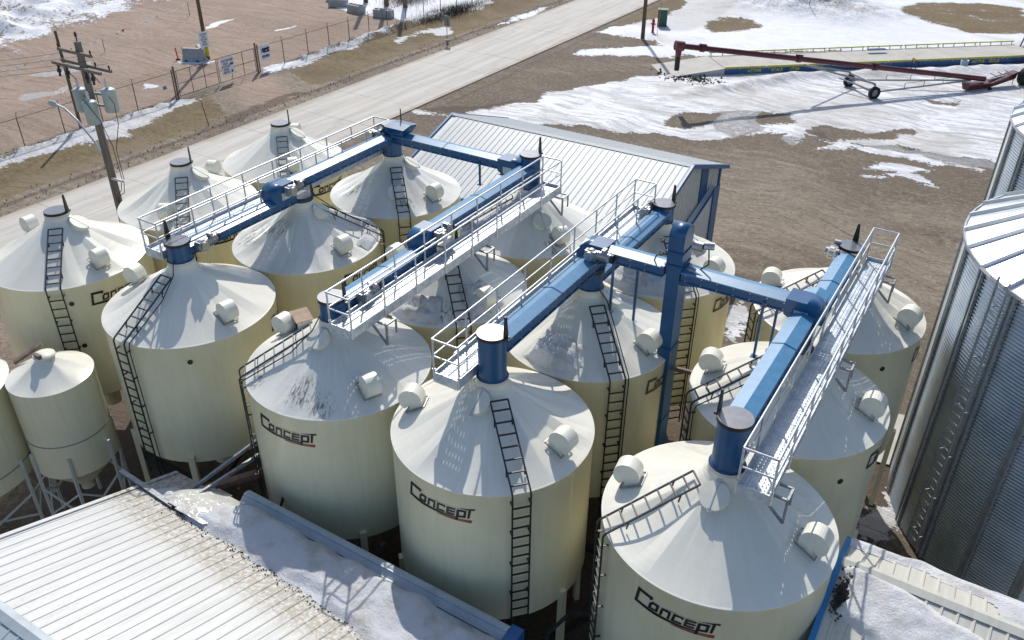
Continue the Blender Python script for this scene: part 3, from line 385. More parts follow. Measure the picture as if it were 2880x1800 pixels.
# ---------------------------------------------------------------- grain bins
LOGO = {'C': [[(-0.73, 0.171), (-0.359, 0.139), (-0.369, 0.081), (-0.432, 0.016), (-0.432, 0.067), (-0.674, 0.089), (-0.716, -0.203), (-0.498, -0.211), (-0.324, -0.222), (-0.162, -0.231), (0.0, -0.236), (0.154, -0.241), (0.349, -0.248), (0.562, -0.255), (0.553, -0.275), (0.348, -0.284), (0.152, -0.294), (-0.003, -0.296), (-0.166, -0.298), (-0.329, -0.302), (-0.504, -0.286), (-0.667, -0.275), (-0.794, -0.272)]], 'red': [[(0.016, -0.329), (0.151, -0.312), (0.347, -0.302), (0.552, -0.29), (0.749, -0.29), (0.936, -0.284), (0.92, -0.372), (0.747, -0.367), (0.532, -0.361), (0.297, -0.352), (0.099, -0.338)]], 'o': [[(-0.364, 0.026), (-0.209, 0.015), (-0.242, -0.196), (-0.452, -0.198), (-0.432, -0.051)], [(-0.359, -0.04), (-0.271, -0.044), (-0.289, -0.148), (-0.392, -0.154)]], 'n': [[(-0.159, 0.009), (0.046, 0.003), (0.017, -0.215), (-0.033, -0.218), (-0.009, -0.054), (-0.121, -0.05), (-0.144, -0.209), (-0.197, -0.21)]], 'c': [[(0.095, 0.004), (0.303, -0.006), (0.294, -0.062), (0.267, -0.085), (0.251, -0.045), (0.138, -0.051), (0.119, -0.176), (0.275, -0.174), (0.268, -0.224), (0.055, -0.215)]], 'e': [[(0.339, -0.009), (0.559, -0.009), (0.55, -0.058), (0.394, -0.06), (0.388, -0.093), (0.547, -0.094), (0.541, -0.137), (0.377, -0.144), (0.373, -0.175), (0.53, -0.175), (0.522, -0.23), (0.309, -0.224)]], 'p': [[(0.588, -0.017), (0.817, -0.008), (0.786, -0.235), (0.619, -0.245), (0.596, -0.358), (0.539, -0.353)], [(0.644, -0.069), (0.755, -0.068), (0.734, -0.184), (0.627, -0.19)]], 'T': [[(-0.103, 0.029), (0.066, 0.042), (0.264, 0.029), (0.453, 0.029), (0.634, 0.037), (0.81, 0.048), (1.007, 0.07), (0.999, 0.021), (0.921, 0.022), (0.877, -0.232), (0.825, -0.237), (0.861, 0.019), (0.722, 0.027), (0.544, 0.032), (0.36, 0.034), (0.166, 0.032)]]}
R = 2.45; ZR = 7.0; ZB = 2.9
def logo_mesh():
    mb = MB()
    for key, loops in LOGO.items():
        mb.k = 1 if key == 'red' else (2 if key == 'e' else 0)
        L = [[Vector((s, z, 0)) for s, z in lp] for lp in loops]
        flat = [p for lp in L for p in lp]; tris = tessellate_polygon(L)
        off = .008 if key == 'red' else .012
        bm = bmesh.new(); vv = [bm.verts.new(p) for p in flat]
        for t in tris: bm.faces.new([vv[i] for i in t])
        for k in range(-13, 15): bmesh.ops.bisect_plane(bm, geom=bm.verts[:] + bm.edges[:] + bm.faces[:], plane_co=(k * .075, 0, 0), plane_no=(1, 0, 0))
        bm.verts.index_update(); bm.verts.ensure_lookup_table()
        def P(p): a = p[0] / 2.455; return ((R + off) * math.cos(a), (R + off) * math.sin(a), 6.5 + p[1])
        mb.add([P(v.co) for v in bm.verts], [tuple(v.index for v in f.verts) for f in bm.faces]); bm.free()
    return mb.mesh('logo', [M['decal'], M['decal_red'], M['decal_grey']])
LOGO_ME = logo_mesh()
CONE_PTS = [(2.47, 6.985), (2.47, 7.005), (2.43, 7.02), (2.2, 7.15), (1.9, 7.32), (1.5, 7.55), (1.1, 7.785), (.85, 7.93), (.66, 8.045), (.54, 8.13), (.46, 8.21), (.40, 8.31), (.375, 8.42)]
def cone_z(r):
    for (r0, z0), (r1, z1) in zip(CONE_PTS[2:], CONE_PTS[3:]):
        if r <= r0 and r >= r1: return z0 + (z1 - z0) * (r0 - r) / (r0 - r1)
    return CONE_PTS[-1][1] if r < .4 else 7.0
def cone_mesh(seed):
    rr = random.Random(seed); n = 240; k = 9; ph = rr.uniform(0, 6.28); vs = []; CP = CONE_PTS[:3] + [(p[0] + (q[0] - p[0]) * f, p[1] + (q[1] - p[1]) * f) for p, q in zip(CONE_PTS[2:], CONE_PTS[3:]) for f in (.5, 1)]; m = len(CP)
    dents = [(rr.uniform(-.3, .9)) for _ in range(k)]
    for i in range(n):
        t = 2 * math.pi * i / n; u = (t / (2 * math.pi) * k + ph) % k; j = int(u); fr = u - j; tri = 1 - abs(2 * fr - 1); w = (dents[j] + .45) * min(tri * 1.9, 1)
        for r, z in CP:
            q = max(0, min(1, (r - .45) / 1.98)); a = 5.2 * q ** 1.6 * (1 - q) if r < 2.43 else 0
            vs.append((r * math.cos(t), r * math.sin(t), z - .105 * w * a))
    fs = [(i * m + j, ((i + 1) % n) * m + j, ((i + 1) % n) * m + j + 1, i * m + j + 1) for i in range(n) for j in range(m - 1)]
    mb = MB(); mb.add(vs, fs); return mb
def lathe_me(name, prof, mat, n=96): mb = MB(); mb.lathe(prof, n); return mb.mesh(name, mat)
WALL_ME = lathe_me('wall', [(R, ZB), (R, 4.9), (R, 6.95), (R + .014, 6.965), (R + .014, 7.0)], M['wall'])
HOP_ME = lathe_me('hopper', [(R, ZB), (R - .02, ZB - .03), (.3, 1.50), (.3, .95)], M['wall'], 64)
CAP_ME = {}
def hood_mesh(name, r=.295, w=.36, mat='hood'):
    # gooseneck vent: round-backed duct whose mouth turns down and outwards; profile in (x outwards, z up)
    P = [(-.30, -.35)]; cx, cz = .0, .26
    for a in range(180, -61, -12): P.append((cx + r * math.cos(rad(a)), cz + r * math.sin(rad(a))))
    P += [(.02, .10), (.02, -.38)]
    mb = MB(); mb.prism(P, 'y', -w / 2, w / 2)
    f = mb.mesh(name, M[mat]); return f
HOOD_ME = hood_mesh('vent_hood')
def flange_mesh():
    mb = MB(); y = .23
    for a, b in (((-.36, -y), (-.36, y)), ((-.36, y), (.10, y)), ((.10, y), (.10, -y)), ((.10, -y), (-.36, -y))):
        mb.bar((a[0], a[1], -.26 * 0 - .02 - .53 * a[0]), (b[0], b[1], -.02 - .53 * b[0]), .022, .03)
    return mb.mesh('vent_flange', M['galv_dk'])
FLANGE_ME = flange_mesh()
def ladder_meshes():
    w = .21; ro = R + .14; mb = MB()
    pts = [(ro, 2.3), (ro, 7.06), (ro - .05, 7.14), (.62, 8.2)]
    for s in (-1, 1):
        for a, b in zip(pts, pts[1:]): mb.bar((a[0], s * w, a[1]), (b[0], s * w, b[1]), .035, .035)
    for z in (2.9, 3.9, 4.9, 5.9, 6.8):
        for s in (-1, 1): mb.bar((R, s * w, z), (ro + .02, s * w, z), .05, .02)
    for f_ in (.25, .8):
        x = ro - .05 + (.62 - ro + .05) * f_; z = 7.14 + 1.06 * f_
        for s in (-1, 1): mb.bar((x, s * w, z), (x + .04, s * w, z - .2), .04, .02)
    rails = mb.mesh('ladder', M['rung']); mb = MB(); mb.bar((0, -w, 0), (0, w, 0), .032, .032); rung = mb.mesh('rung', M['rung'])
    pos = [(ro, z) for z in np.arange(2.5, 7.0, .3)]; L = math.hypot(ro - .05 - .62, 1.06); k = int(L / .3)
    pos += [(ro - .05 - (ro - .67) * (i + .5) * .3 / L, 7.14 + 1.06 * (i + .5) * .3 / L) for i in range(k)] + [(.62, 8.2)]
    return rails, rung, pos
LAD_ME, RUNG_ME, RUNG_POS = ladder_meshes()
def disc_mesh(name, r, h, mat, n=32):
    mb = MB(); mb.lathe([(r, 0), (r, h)], n, cap=True); return mb.mesh(name, mat)
HATCH_ME = disc_mesh('manhole_lid', .31, .05, M['hood'])
HATCHN_ME = lathe_me('manhole_ring', [(.285, -.3), (.285, 0.0)], M['hood'], 24)
LID_ME = disc_mesh('lid', .36, .035, M['lid'], 40)
BAND_ME = lathe_me('lid_band', [(.372, -.05), (.372, .02)], M['black'], 40)
def fin_mesh():
    mb = MB(); mb.prism([(-.085, -.10), (.085, -.10), (.075, .1), (.03, .50), (-.03, .50), (-.075, .1)], 'x', -.02, .02); mb.bar((0, -.09, -.06), (0, .09, -.06), .14, .05); return mb.mesh('lid_lever', M['black'])
FIN_ME = fin_mesh()
def seam_mesh(): mb = MB(); mb.box(R - .003, R + .004, -.007, .007, ZB, 6.94); return mb.mesh('weld_seam', M['wall'])
SEAM_ME = seam_mesh()
PORT_ME = disc_mesh('sight_port', .075, .02, M['black'], 20)
LEG_ME = None
def leg_mesh():
    mb = MB(); mb.prism([(-.07, -.09), (.07, -.09), (.07, .09), (-.07, .09)], 'z', 0, ZB + .25); return mb.mesh('leg', M['wall'])
LEG_ME = leg_mesh()
# a hasp and hinge on every manhole lid
def hasp_mesh(): mb = MB(); mb.box(-.31, .31, -.012, .012, .05, .062); mb.box(.28, .36, -.04, .04, .0, .05); mb.box(-.36, -.28, -.05, .05, .0, .05); return mb.mesh('hasp', M['galv'])
HASP_ME = hasp_mesh()
def cable(parent, name, pts, r=.016): mb = MB(); mb.path(pts, r, 6); return mb.build(name, M['black'], parent)
def grain_bin(x, y, lad, vents, hatches, logos, top, label, ports=(), stained=False, spout=None, lever=90, seed=0, cable_at=False, hoods=True):
    b = empty('grain_bin', (x, y, 0)); tag(b, label, 'grain bin', 'cream hopper bins in rows of three')
    inst('wall', WALL_ME, b); inst('hopper', HOP_ME, b)
    cone_mesh(seed).build('cone_roof', M['cone_' + stained] if stained else M['cone'], b)
    for i in range(6):
        a = rad(lad + 30 + 60 * i); inst('leg', LEG_ME, b, ((R + .02) * math.cos(a), (R + .02) * math.sin(a), 0), a)
    # neck collar
    zt = top; mb = MB(); zc = min(zt, 8.5)
    mb.lathe([(.375, 8.40), (.37, zc - .03), (.385, zc - .03), (.385, zc)], 40); mb.build('neck', M['cone'], b)
    if spout: mb = MB(); mb.lathe([(.335, 8.26), (.335, zt - .03)], 48); mb.lathe([(.36, 8.47), (.36, 8.52), (.335, 8.53)], 48); mb.build('inlet_spout', M['blue'], b)
    lid = inst('lid', LID_ME, b, (0, 0, zt)); inst('lid_band', BAND_ME, lid)
    a = rad(lever); inst('lid_lever', FIN_ME, lid, (.36 * math.cos(a), .36 * math.sin(a), .06), a)
    if lad is not None:
        L = inst('ladder', LAD_ME, b, (0, 0, 0), rad(lad))
        for rx, rz_ in RUNG_POS: inst('rung', RUNG_ME, L, (rx, 0, rz_))
        if cable_at: cable(b, 'conduit', [Matrix.Rotation(rad(lad), 3, 'Z') @ Vector(p) for p in [(.35, .1, 8.6), (.6, .3, 8.3), (1.2, .36, 7.78), (2.5, .33, 7.1), (R + .10, .32, 6.9), (R + .06, .32, 2.3)]])
    if hoods:
        for v in vents:
            a = rad(v); r_ = 2.02; z = cone_z(r_) + .02
            h = inst('vent_hood', HOOD_ME, b, (r_ * math.cos(a), r_ * math.sin(a), z), a); inst('vent_flange', FLANGE_ME, h)
    for v, r_ in hatches:
        a = rad(v); z = cone_z(r_) + .11; o = inst('manhole_lid', HATCH_ME, b, (r_ * math.cos(a), r_ * math.sin(a), z), rot=(0, rad(32), a)); inst('manhole_ring', HATCHN_ME, o); inst('hasp', HASP_ME, o)
    for c in logos: inst('logo', LOGO_ME, b, (0, 0, 0), rad(c))
    for sv_ in (seed * 47 % 360, (seed * 47 + 118) % 360, (seed * 47 + 241) % 360): inst('weld_seam', SEAM_ME, b, (0, 0, 0), rad(sv_))
    for v, z in ports:
        a = rad(v); inst('sight_port', PORT_ME, b, ((R + .0) * math.cos(a), (R + .0) * math.sin(a), z), rot=(0, rad(90), a))
    return b
XA, XB, XC, XD, XE = -.35, 5.5, 11.35, 16.25, 21.97
G = grain_bin
A1 = G(XA, .02, -44, (-5, 178), ((28, .66),), (-5,), 8.55, 'big cream bin at the left edge with white neck and ladder facing the camera', ports=((-36, 6.45), (-36, 4.9)), lever=30, seed=1)
A2 = G(XA, 4.95, -44, (-60, 110), ((28, .66),), (-5,), 8.55, 'cream bin with white neck in the road side row, middle of three', lever=40, seed=2)
A3 = G(XA, 9.92, -44, (-35, 120), ((28, .66),), (-5,), 8.55, 'cream bin with white neck farthest back beside the road', lever=40, seed=3)
B1 = G(XB, .02, -87, (-8, -172), (), (41,), 9.05, 'cream bin with short blue spout and motor, ladder down its left front', ports=((-43, 6.5), (-152, 6.3)), spout=1, lever=180, seed=4, cable_at=True)
B2 = G(XB, 5.0, 38, (-10,), ((18, .66),), (-2,), 8.62, 'stained cream bin under the motor in the middle of the second row', spout=1, lever=60, seed=5, cable_at=True, stained='B2')
B3 = G(XB, 9.85, -45, (-6,), ((30, .66), (-50, 1.55)), (-2,), 9.65, 'cream bin with tall blue spout nearest the warehouse ridge end', spout=1, lever=40, seed=6, stained='B3')
C1 = G(XC, .02, -133, (-25, 178), ((-88, .66),), (-86.3,), 9.05, 'cream bin with dark streaks on its cone, left of the three logo bins in front', ports=(), spout=1, lever=20, seed=7, cable_at=True, stained='C1')
C2 = G(XC, 5.0, -44, (-20, 178), ((100, .6),), (), 8.5, 'cream bin stained around a snow patch beneath the two central catwalks', spout=0, lever=60, seed=8, stained='C2')
C3 = G(XC, 9.98, -140, (-28,), ((-40, 1.3),), (), 9.65, 'cream bin with dark blue spout in front of the warehouse roof', spout=1, lever=60, seed=9, stained='C3')
D1 = G(XD, .02, -43, (-4, -160), ((-88, .68),), (-90,), 9.65, 'cream logo bin in the middle front with tall blue cylinder and ladder down its face', spout=1, lever=0, seed=10)
D2 = G(XD, 5.0, -45, (-8,), ((20, .6),), (-3.5,), 9.05, 'cream bin with a heap of snow on its cone left of the blue elevator', spout=1, lever=60, seed=11, cable_at=True)
D3 = G(XD, 9.98, -45, (-10,), ((20, .9),), (-2,), 9.05, 'cream bin with round grey lid in front of the warehouse gable', ports=(), spout=1, lever=60, seed=12, cable_at=True)
E1 = G(XE, .0, -138, (-3, -172), ((-88, .68),), (-90.4,), 9.65, 'cream logo bin at the bottom right with ladder on its left side', spout=1, lever=175, seed=13)
E2 = G(XE, 5.05, -142, (0, -171), (), (-2,), 8.5, 'cream bin under the right hand blue conveyor, between two others', ports=((-40, 6.2),), spout=0, lever=60, seed=14, cable_at=True)
E3 = G(XE, 10.15, -143, (-9, -173), (), (4,), 9.05, 'cream bin farthest right with dark lid, behind the end of the right catwalk', ports=((-44, 6.45),), spout=0, lever=90, seed=15, cable_at=True)
# snow lying on cones
def cone_snow(x, y, a0, a1, r0, r1, th, label, seed, mat='snow'):
    rr = np.random.default_rng(seed); na = max(14, int((a1 - a0) / 2.2)); nr = 26; mb = MB(); mb.smooth = True; vs = []; hh = []
    for i in range(na + 1):
        for j in range(nr + 1):
            u, v = i / na, j / nr; a = rad(a0 + (a1 - a0) * u); r_ = r0 + (r1 - r0) * v
            X_, Y_ = r_ * math.cos(a), r_ * math.sin(a); e = min(u, 1 - u, v * .9, (1 - v) * 1.3) * 4
            nz = float(vnoise(np.array(X_ + 50), np.array(Y_ + 50), .30, seed)) * .8 + float(vnoise(np.array(X_ + 50), np.array(Y_ + 50), .11, seed + 1)) * .5
            h = th * (min(1, e) * (.5 + .9 * nz) - .42); hh.append(h); vs.append((X_, Y_, cone_z(r_) + max(h, -.02)))
    k = nr + 1; fs = []
    for i in range(na):
        for j in range(nr):
            q = (i * k + j, (i + 1) * k + j, (i + 1) * k + j + 1, i * k + j + 1)
            if max(hh[t] for t in q) > 0: fs.append(q)
    mb.add(vs, fs); o = mb.build('snow_patch', M[mat], None, loc=(x, y, 0)); tag(o, label, 'snow', kind='stuff'); return o
cone_snow(XD, 5.0, -118, -62, 1.35, 2.40, .36, 'lumpy melting snow heap on the cone left of the blue elevator', 31, 'snow_clean')
cone_snow(XC, 5.0, -105, -55, 1.5, 2.42, .26, 'grey snow patch at the rim of the stained bin under the catwalks', 32, 'snow_dirty')
cone_snow(XC, 5.0, -40, 0, 1.2, 2.3, .24, 'thin snow patch around the vent hood of the stained bin', 33)
cone_snow(XD, 9.98, -140, -30, 1.55, 2.42, .22, 'long wet snow band on the rim of the bin behind the elevator', 34)
cone_snow(XB, 5.0, 5, 60, 1.9, 2.44, .14, 'thin dirty snow along the rim beside the dark ladder', 35, 'snow_dirty')
cone_snow(XC, 9.98, 175, 230, 1.9, 2.42, .16, 'dirty brown snow on the rim behind the left central catwalk', 36, 'snow_dirty')
bx = empty('access_box', (XC - 1.62, .42, 7.40), rad(-28)); tag(bx, 'tan open fronted metal box beside the vent on the streaked front bin', 'box')
mb = MB(); mb.prism([(-.32, 0), (.32, 0), (.32, .42), (-.32, .52)], 'y', -.28, .28); mb.build('body', M['hood'], bx); mb = MB(); mb.prism([(-.30, .06), (.26, .06), (.26, .38), (-.30, .46)], 'y', -.286, -.281); mb.build('opening', M['dark_pit'], bx); mb = MB(); mb.prism([(-.38, .52), (.38, .41), (.38, .44), (-.38, .55)], 'y', -.34, .32); mb.build('roof', M['wood_box'], bx); bx.scale = (.75, .75, .75)
# two small bins at lower left
def small_bin(x, y, r, zt, zb, label, seed, band, legs=5):
    b = empty('small_bin', (x, y, 0)); tag(b, label, 'grain bin')
    mb = MB(); mb.lathe([(r, zb), (r, zt - .02), (r + .01, zt)], 64); mb.build('wall', M['wall'], b)
    mb = MB(); rr = random.Random(seed); n = 64; pr = [(r + .012, zt), (r * .8, zt + .13), (r * .5, zt + .36), (r * .28, zt + .50), (.26, zt + .54)]; vs = []
    for i in range(n):
        t = 2 * math.pi * i / n
        for j, (q, z) in enumerate(pr): vs.append((q * math.cos(t), q * math.sin(t), z - (.045 * abs(math.sin(3.5 * t + seed)) if 0 < j < 4 else 0)))
    m = len(pr); mb.smooth = True; mb.add(vs, [(i * m + j, ((i + 1) % n) * m + j, ((i + 1) % n) * m + j + 1, i * m + j + 1) for i in range(n) for j in range(m - 1)]); mb.build('cone_roof', M['cone'], b)
    mb = MB(); mb.lathe([(.26, zt + .40), (.27, zt + .62), (.30, zt + .63), (.30, zt + .67), (.001, zt + .68)], 32); mb.build('lid', M['hood'], b)
    mb = MB(); mb.lathe([(r, zb), (r * .92, zb - .10), (.2, zb - r * .95), (.2, zb - r * .95 - .2)], 48); mb.build('hopper', M['wall'], b)
    mb = MB(); mb.lathe([(r + .004, band - .02), (r + .016, band - .012), (r + .016, band + .012), (r + .004, band + .02)], 64); mb.build('band', M['galv_dk'], b)
    for i in range(legs):
        a = 2 * math.pi * (i + .35) / legs; p = ((r + .06) * math.cos(a), (r + .06) * math.sin(a)); mb = MB(); mb.prism([(p[0] - .04, p[1] - .04), (p[0] + .04, p[1] - .04), (p[0] + .04, p[1] + .04), (p[0] - .04, p[1] + .04)], 'z', 0, zb + .75); mb.build('leg', M['siding'], b)
        a2 = 2 * math.pi * (i + 1.35) / legs; p2 = ((r + .06) * math.cos(a2), (r + .06) * math.sin(a2)); mb = MB(); mb.bar((*p, .9), (*p2, zb - .6), .05); mb.bar((*p2, .9), (*p, zb - .6), .05); mb.build('brace', M['siding'], b)
    return b
sb = small_bin(3.15, -3.42, 1.165, 5.6, 2.55, 'small cream hopper bin with dented round top beside the white roof', 3, 3.75, 6)
mb = MB(); mb.box(-.12, .12, -.05, .05, 0, .12); o = mb.build('plywood_scrap', M['scrap'], None, loc=(3.2, -3.62, 6.275)); tag(o, 'small brown board lying on the lid of the small bin', 'board')
mb = MB(); mb.prism([(-.45, 0), (.45, 0), (.45, .08), (-.45, .08)], 'x', -.09, .09); o = mb.build('loose_plank', M['scrap'], None, rot=(rad(24), 0, rad(-25)), loc=(2.12, -3.35, 5.86)); tag(o, 'grey plank leaning on the left shoulder of the small bin', 'plank')
small_bin(.75, -5.55, 1.95, 5.45, 2.35, 'bin cut off by the left picture edge, showing only a shaded flank', 5, 2.9, 6)
# ---------------------------------------------------------------- conveyors
HW = .26
def conveyor(axis, c, t0, t1, zb, zt, label, heads=(), motor=None, legs=(), seams=None, ridge=.085):
    """axis 'y': runs along Y at x=c from t0 to t1"""
    mid = (t0 + t1) / 2; r = empty('grain_conveyor', (c, t0, 0) if axis == 'y' else (t0, c, 0)); tag(r, label, 'conveyor', 'blue conveyors on top of the bins')
    ax = {'y': 'y', 'x': 'x'}[axis]; L = t1 - t0
    def pr(mb, prof, a, b): mb.prism(prof, ax, a, b)
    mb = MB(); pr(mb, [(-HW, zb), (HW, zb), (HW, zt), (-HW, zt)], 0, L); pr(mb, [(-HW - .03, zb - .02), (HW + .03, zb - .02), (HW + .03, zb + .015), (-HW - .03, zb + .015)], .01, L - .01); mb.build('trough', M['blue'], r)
    k = max(1, round(L / 2.5)); bo = MB()
    for i in range(int(L / .42)):
        t = .2 + i * .42
        for s_ in (-1, 1):
            for zz in (zb + .03, zt - .06):
                if axis == 'y': bo.box(min(s_ * HW, s_ * (HW + .012)), max(s_ * HW, s_ * (HW + .012)), t - .014, t + .014, zz - .014, zz + .014)
                else: bo.box(t - .014, t + .014, min(s_ * HW, s_ * (HW + .012)), max(s_ * HW, s_ * (HW + .012)), zz - .014, zz + .014)
    tag(bo.build('bolt_row', M['galv'], r), kind='stuff')
    for i in range(k):
        a = L * i / k + .008; b = L * (i + 1) / k - .008; mb = MB()
        pr(mb, [(-HW - .025, zt - .03), (-HW - .025, zt + .004), (0, zt + ridge), (HW + .025, zt + .004), (HW + .025, zt - .03)], a, b); mb.build('cover', M['blue_lid_lit'], r)
        if i:
            mb = MB(); pr(mb, [(-HW - .035, zt - .05), (-HW - .035, zt + .012), (0, zt + ridge + .012), (HW + .035, zt + .012), (HW + .035, zt - .05)], a - .03, a + .01); mb.build('joint_strap', M['blue'], r)
    for (t, sgn) in heads:   # rounded head drum
        P = []; rr = .36; zc = zt + ridge + .02 - rr; w0 = t - t0
        for a in range(-100, 91, 10): P.append((w0 + sgn * rr * math.cos(rad(a)), zc + rr * math.sin(rad(a))))
        P += [(w0 - sgn * .50, zt + ridge + .02), (w0 - sgn * .50, zb - .06), (w0 - sgn * .2, zb - .22)]
        mb = MB(); mb.smooth = False; mb.prism(P, 'x' if axis == 'y' else 'y', -HW - .05, HW + .05); h = mb.build('head_hood', M['blue'], r)
        for p_ in h.data.polygons: p_.use_smooth = abs(p_.normal[0 if axis == 'y' else 1]) < .5 and p_.area < .06
        mb = MB(); side = HW + .052
        if axis == 'y': mb.box(side, side + .015, w0 - sgn * .1 - .17, w0 - sgn * .1 + .17, zc - .12, zc + .12)
        else: mb.box(w0 - sgn * .1 - .17, w0 - sgn * .1 + .17, -side - .015, -side, zc - .12, zc + .12)
        mb.build('access_plate', M['plate'], r)
        mb = MB(); pr(mb, [(-.2, zb - .34), (.2, zb - .34), (.24, zb), (-.24, zb)], w0 - .22, w0 + .22); mb.build('drop_chute', M['blue'], r)
    if motor:
        t, side, z = motor; w0 = t - t0; m_ = empty('drive_motor', (0, 0, 0), parent=r); z += .06
        f = (lambda u, v, z_: (side * (HW + v), w0 + u, z_)) if axis == 'y' else (lambda u, v, z_: (w0 + u, side * (HW + v), z_))
        mb = MB(); mb.tube(f(0, 0, z), f(0, .36, z), .14, 14); mb.tube(f(0, .12, z), f(0, .24, z), .18, 14); mb.bar(f(-.15, .17, z), f(.16, .17, z), .22, .28); mb.build('gearbox', M['alu'], m_)
        mb = MB(); mb.tube(f(.10, .14, z + .02), f(.56, .14, z + .02), .115, 14); 
        for i in range(5): mb.tube(f(.20 + .07 * i, .14, z + .02), f(.225 + .07 * i, .14, z + .02), .135, 14)
        mb.build('motor_body', M['alu'], m_); mb = MB(); mb.tube(f(.56, .14, z + .02), f(.64, .14, z + .02), .13, 14); mb.build('fan_cowl', M['black'], m_); mb = MB(); mb.box(*sum(([min(a, b) - .05, max(a, b) + .05] for a, b in zip(f(.36, .10, z + .17), f(.36, .18, z + .19))), [])); mb.build('terminal_box', M['alu'], m_)
    for t, o_, z0 in legs:
        w0 = t - t0; mb = MB()
        p = (o_, w0) if axis == 'y' else (w0, o_); mb.bar((p[0], p[1], z0), (p[0], p[1], zb + .1), .06, .06); mb.box(p[0] - .08, p[0] + .08, p[1] - .08, p[1] + .08, z0 - .01, z0 + .015); mb.build('support_post', M['blue'], r)
    return r
conveyor('y', XB, .22, 4.55, 8.62, 8.86, 'low blue conveyor from the short spout bin, under the rounded motor head', motor=(.50, 1, 8.78))
conveyor('y', XB, 3.95, 9.45, 9.03, 9.30, 'upper blue conveyor with bright sunlit top nearest the road', heads=((3.95, -1),), motor=(4.15, 1, 9.15))
conveyor('x', 9.85, 5.15, 10.85, 9.33 - .27, 9.33, 'blue cross conveyor running in front of the white warehouse roof', heads=((10.80, 1), (5.05, -1)), motor=(4.95, -1, 9.22), legs=((9.55, -.27, 8.3), (10.2, .1, 8.7)))
conveyor('y', XC, .22, 4.2, 8.62, 8.86, 'short low blue conveyor half hidden behind the left central catwalk', motor=(.75, 1, 8.78))
conveyor('y', XC, 3.9, 9.7, 9.02, 9.28, 'blue conveyor with pale lid running up to the dark spout before the warehouse', heads=((3.9, -1),), motor=(4.15, 1, 9.13))
conveyor('y', XD, .25, 5.35, 9.12, 9.42, 'wide pale blue conveyor rising from the tall cylinder in the picture centre')
conveyor('y', XD, 5.2, 9.75, 8.64, 8.86, 'low blue conveyor running back to the bin before the warehouse gable', motor=(9.5, -1, 8.8))
conveyor('x', 5.15, 15.95, 18.35, 9.46, 9.72, 'short blue conveyor with rounded head left of the elevator', heads=((16.2, -1),), motor=(16.35, -1, 9.55), legs=((16.95, -.28, 7.95), (17.5, .1, 7.6)))
conveyor('x', 5.15, 18.75, 22.0, 9.46, 9.72, 'blue conveyor sloping away right of the elevator with rounded end', heads=((22.0, 1),), legs=((21.0, -.28, 7.95), (21.25, .18, 7.95)))
conveyor('y', XE, .25, 6.3, 9.20, 9.50, 'big sunlit blue conveyor behind the bottom right cylinder')
conveyor('y', XE, 6.0, 9.8, 8.68, 8.92, 'lower blue conveyor ending at the dark round lid on the right', motor=(9.75, -1, 8.85))
# hopper box over the far spout
mb = MB(); mb.add([(-.28, -.28, 0), (.28, -.28, 0), (.28, .28, 0), (-.28, .28, 0), (-.42, -.42, .28), (.42, -.42, .28), (.42, .42, .28), (-.42, .42, .28)], [(0, 3, 2, 1), (0, 1, 5, 4), (1, 2, 6, 5), (2, 3, 7, 6), (3, 0, 4, 7)])
mb.add([(-.44, -.44, .28), (.44, -.44, .28), (.44, .44, .28), (-.44, .44, .28), (-.44, 0, .36), (.44, 0, .36)], [(0, 1, 5, 4), (3, 4, 5, 2), (0, 4, 3), (1, 2, 5), (0, 3, 2, 1)])
o = mb.build('hopper_box', M['blue'], None, loc=(5.95, 9.85, 9.40)); tag(o, 'blue flared hopper box sitting on the cross conveyor near the road', 'hopper box')
# bucket elevator
el = empty('bucket_elevator', (18.62, 5.15, 0)); tag(el, 'tall vertical blue bucket elevator leg between the right hand bins', 'elevator')
mb = MB()
for z0 in (.0, 2.45, 4.9, 7.35):
    mb.box(-.18, .18, -.30, .30, z0, z0 + 2.40)
mb.build('trunk', M['blue'], el)
for z0 in (2.42, 4.87, 7.32):
    mb = MB(); mb.box(-.21, .21, -.33, .33, z0, z0 + .035); mb.build('flange', M['blue'], el)
mb = MB(); P = [(-.31, 9.75), (.31, 9.75)] + [(.31 * math.cos(rad(a)), 10.63 + .31 * math.sin(rad(a))) for a in range(0, 181, 12)]; mb.prism(P, 'x', -.21, .21); mb.box(-.24, .24, -.34, .34, 10.22, 10.26); mb.box(-.24, .24, -.34, .34, 9.85, 9.89)
h = mb.build('head', M['blue'], el)
for p_ in h.data.polygons: p_.use_smooth = abs(p_.normal[0]) < .5 and p_.area < .08
mb = MB(); mb.prism([(-.2, 9.35), (.2, 9.35), (.2, 9.80), (-.2, 9.80)], 'y', -.26, .26); mb.add([(.2, -.2, 9.8), (.75, -.2, 9.75), (.75, -.2, 9.4), (.2, -.2, 9.3), (.2, .2, 9.8), (.75, .2, 9.75), (.75, .2, 9.4), (.2, .2, 9.3)], [(0, 1, 2, 3), (7, 6, 5, 4), (0, 4, 5, 1), (1, 5, 6, 2), (2, 6, 7, 3)]); mb.build('discharge', M['blue'], el)
mo = empty('drive_motor', (0, 0, 0), parent=el); mb = MB(); mb.tube((.36, -.05, 10.45), (.62, -.05, 10.45), .13, 14); mb.bar((.42, -.05, 10.45), (.60, -.05, 10.25), .2, .22); mb.build('gearbox', M['alu'], mo); mb = MB(); mb.tube((.62, -.05, 10.50), (.86, .05, 10.50), .10, 14); mb.build('motor_body', M['alu'], mo)
mb = MB(); mb.path([(.75, 0, 10.4), (.8, 0, 10.0), (.55, 0, 9.75), (.25, 0, 9.8)], .018); mb.path([(-.2, -.1, 10.1), (-.55, -.15, 9.95), (-.62, -.1, 9.75), (-.3, -.15, 9.5)], .018); mb.build('cable', M['black'], el)
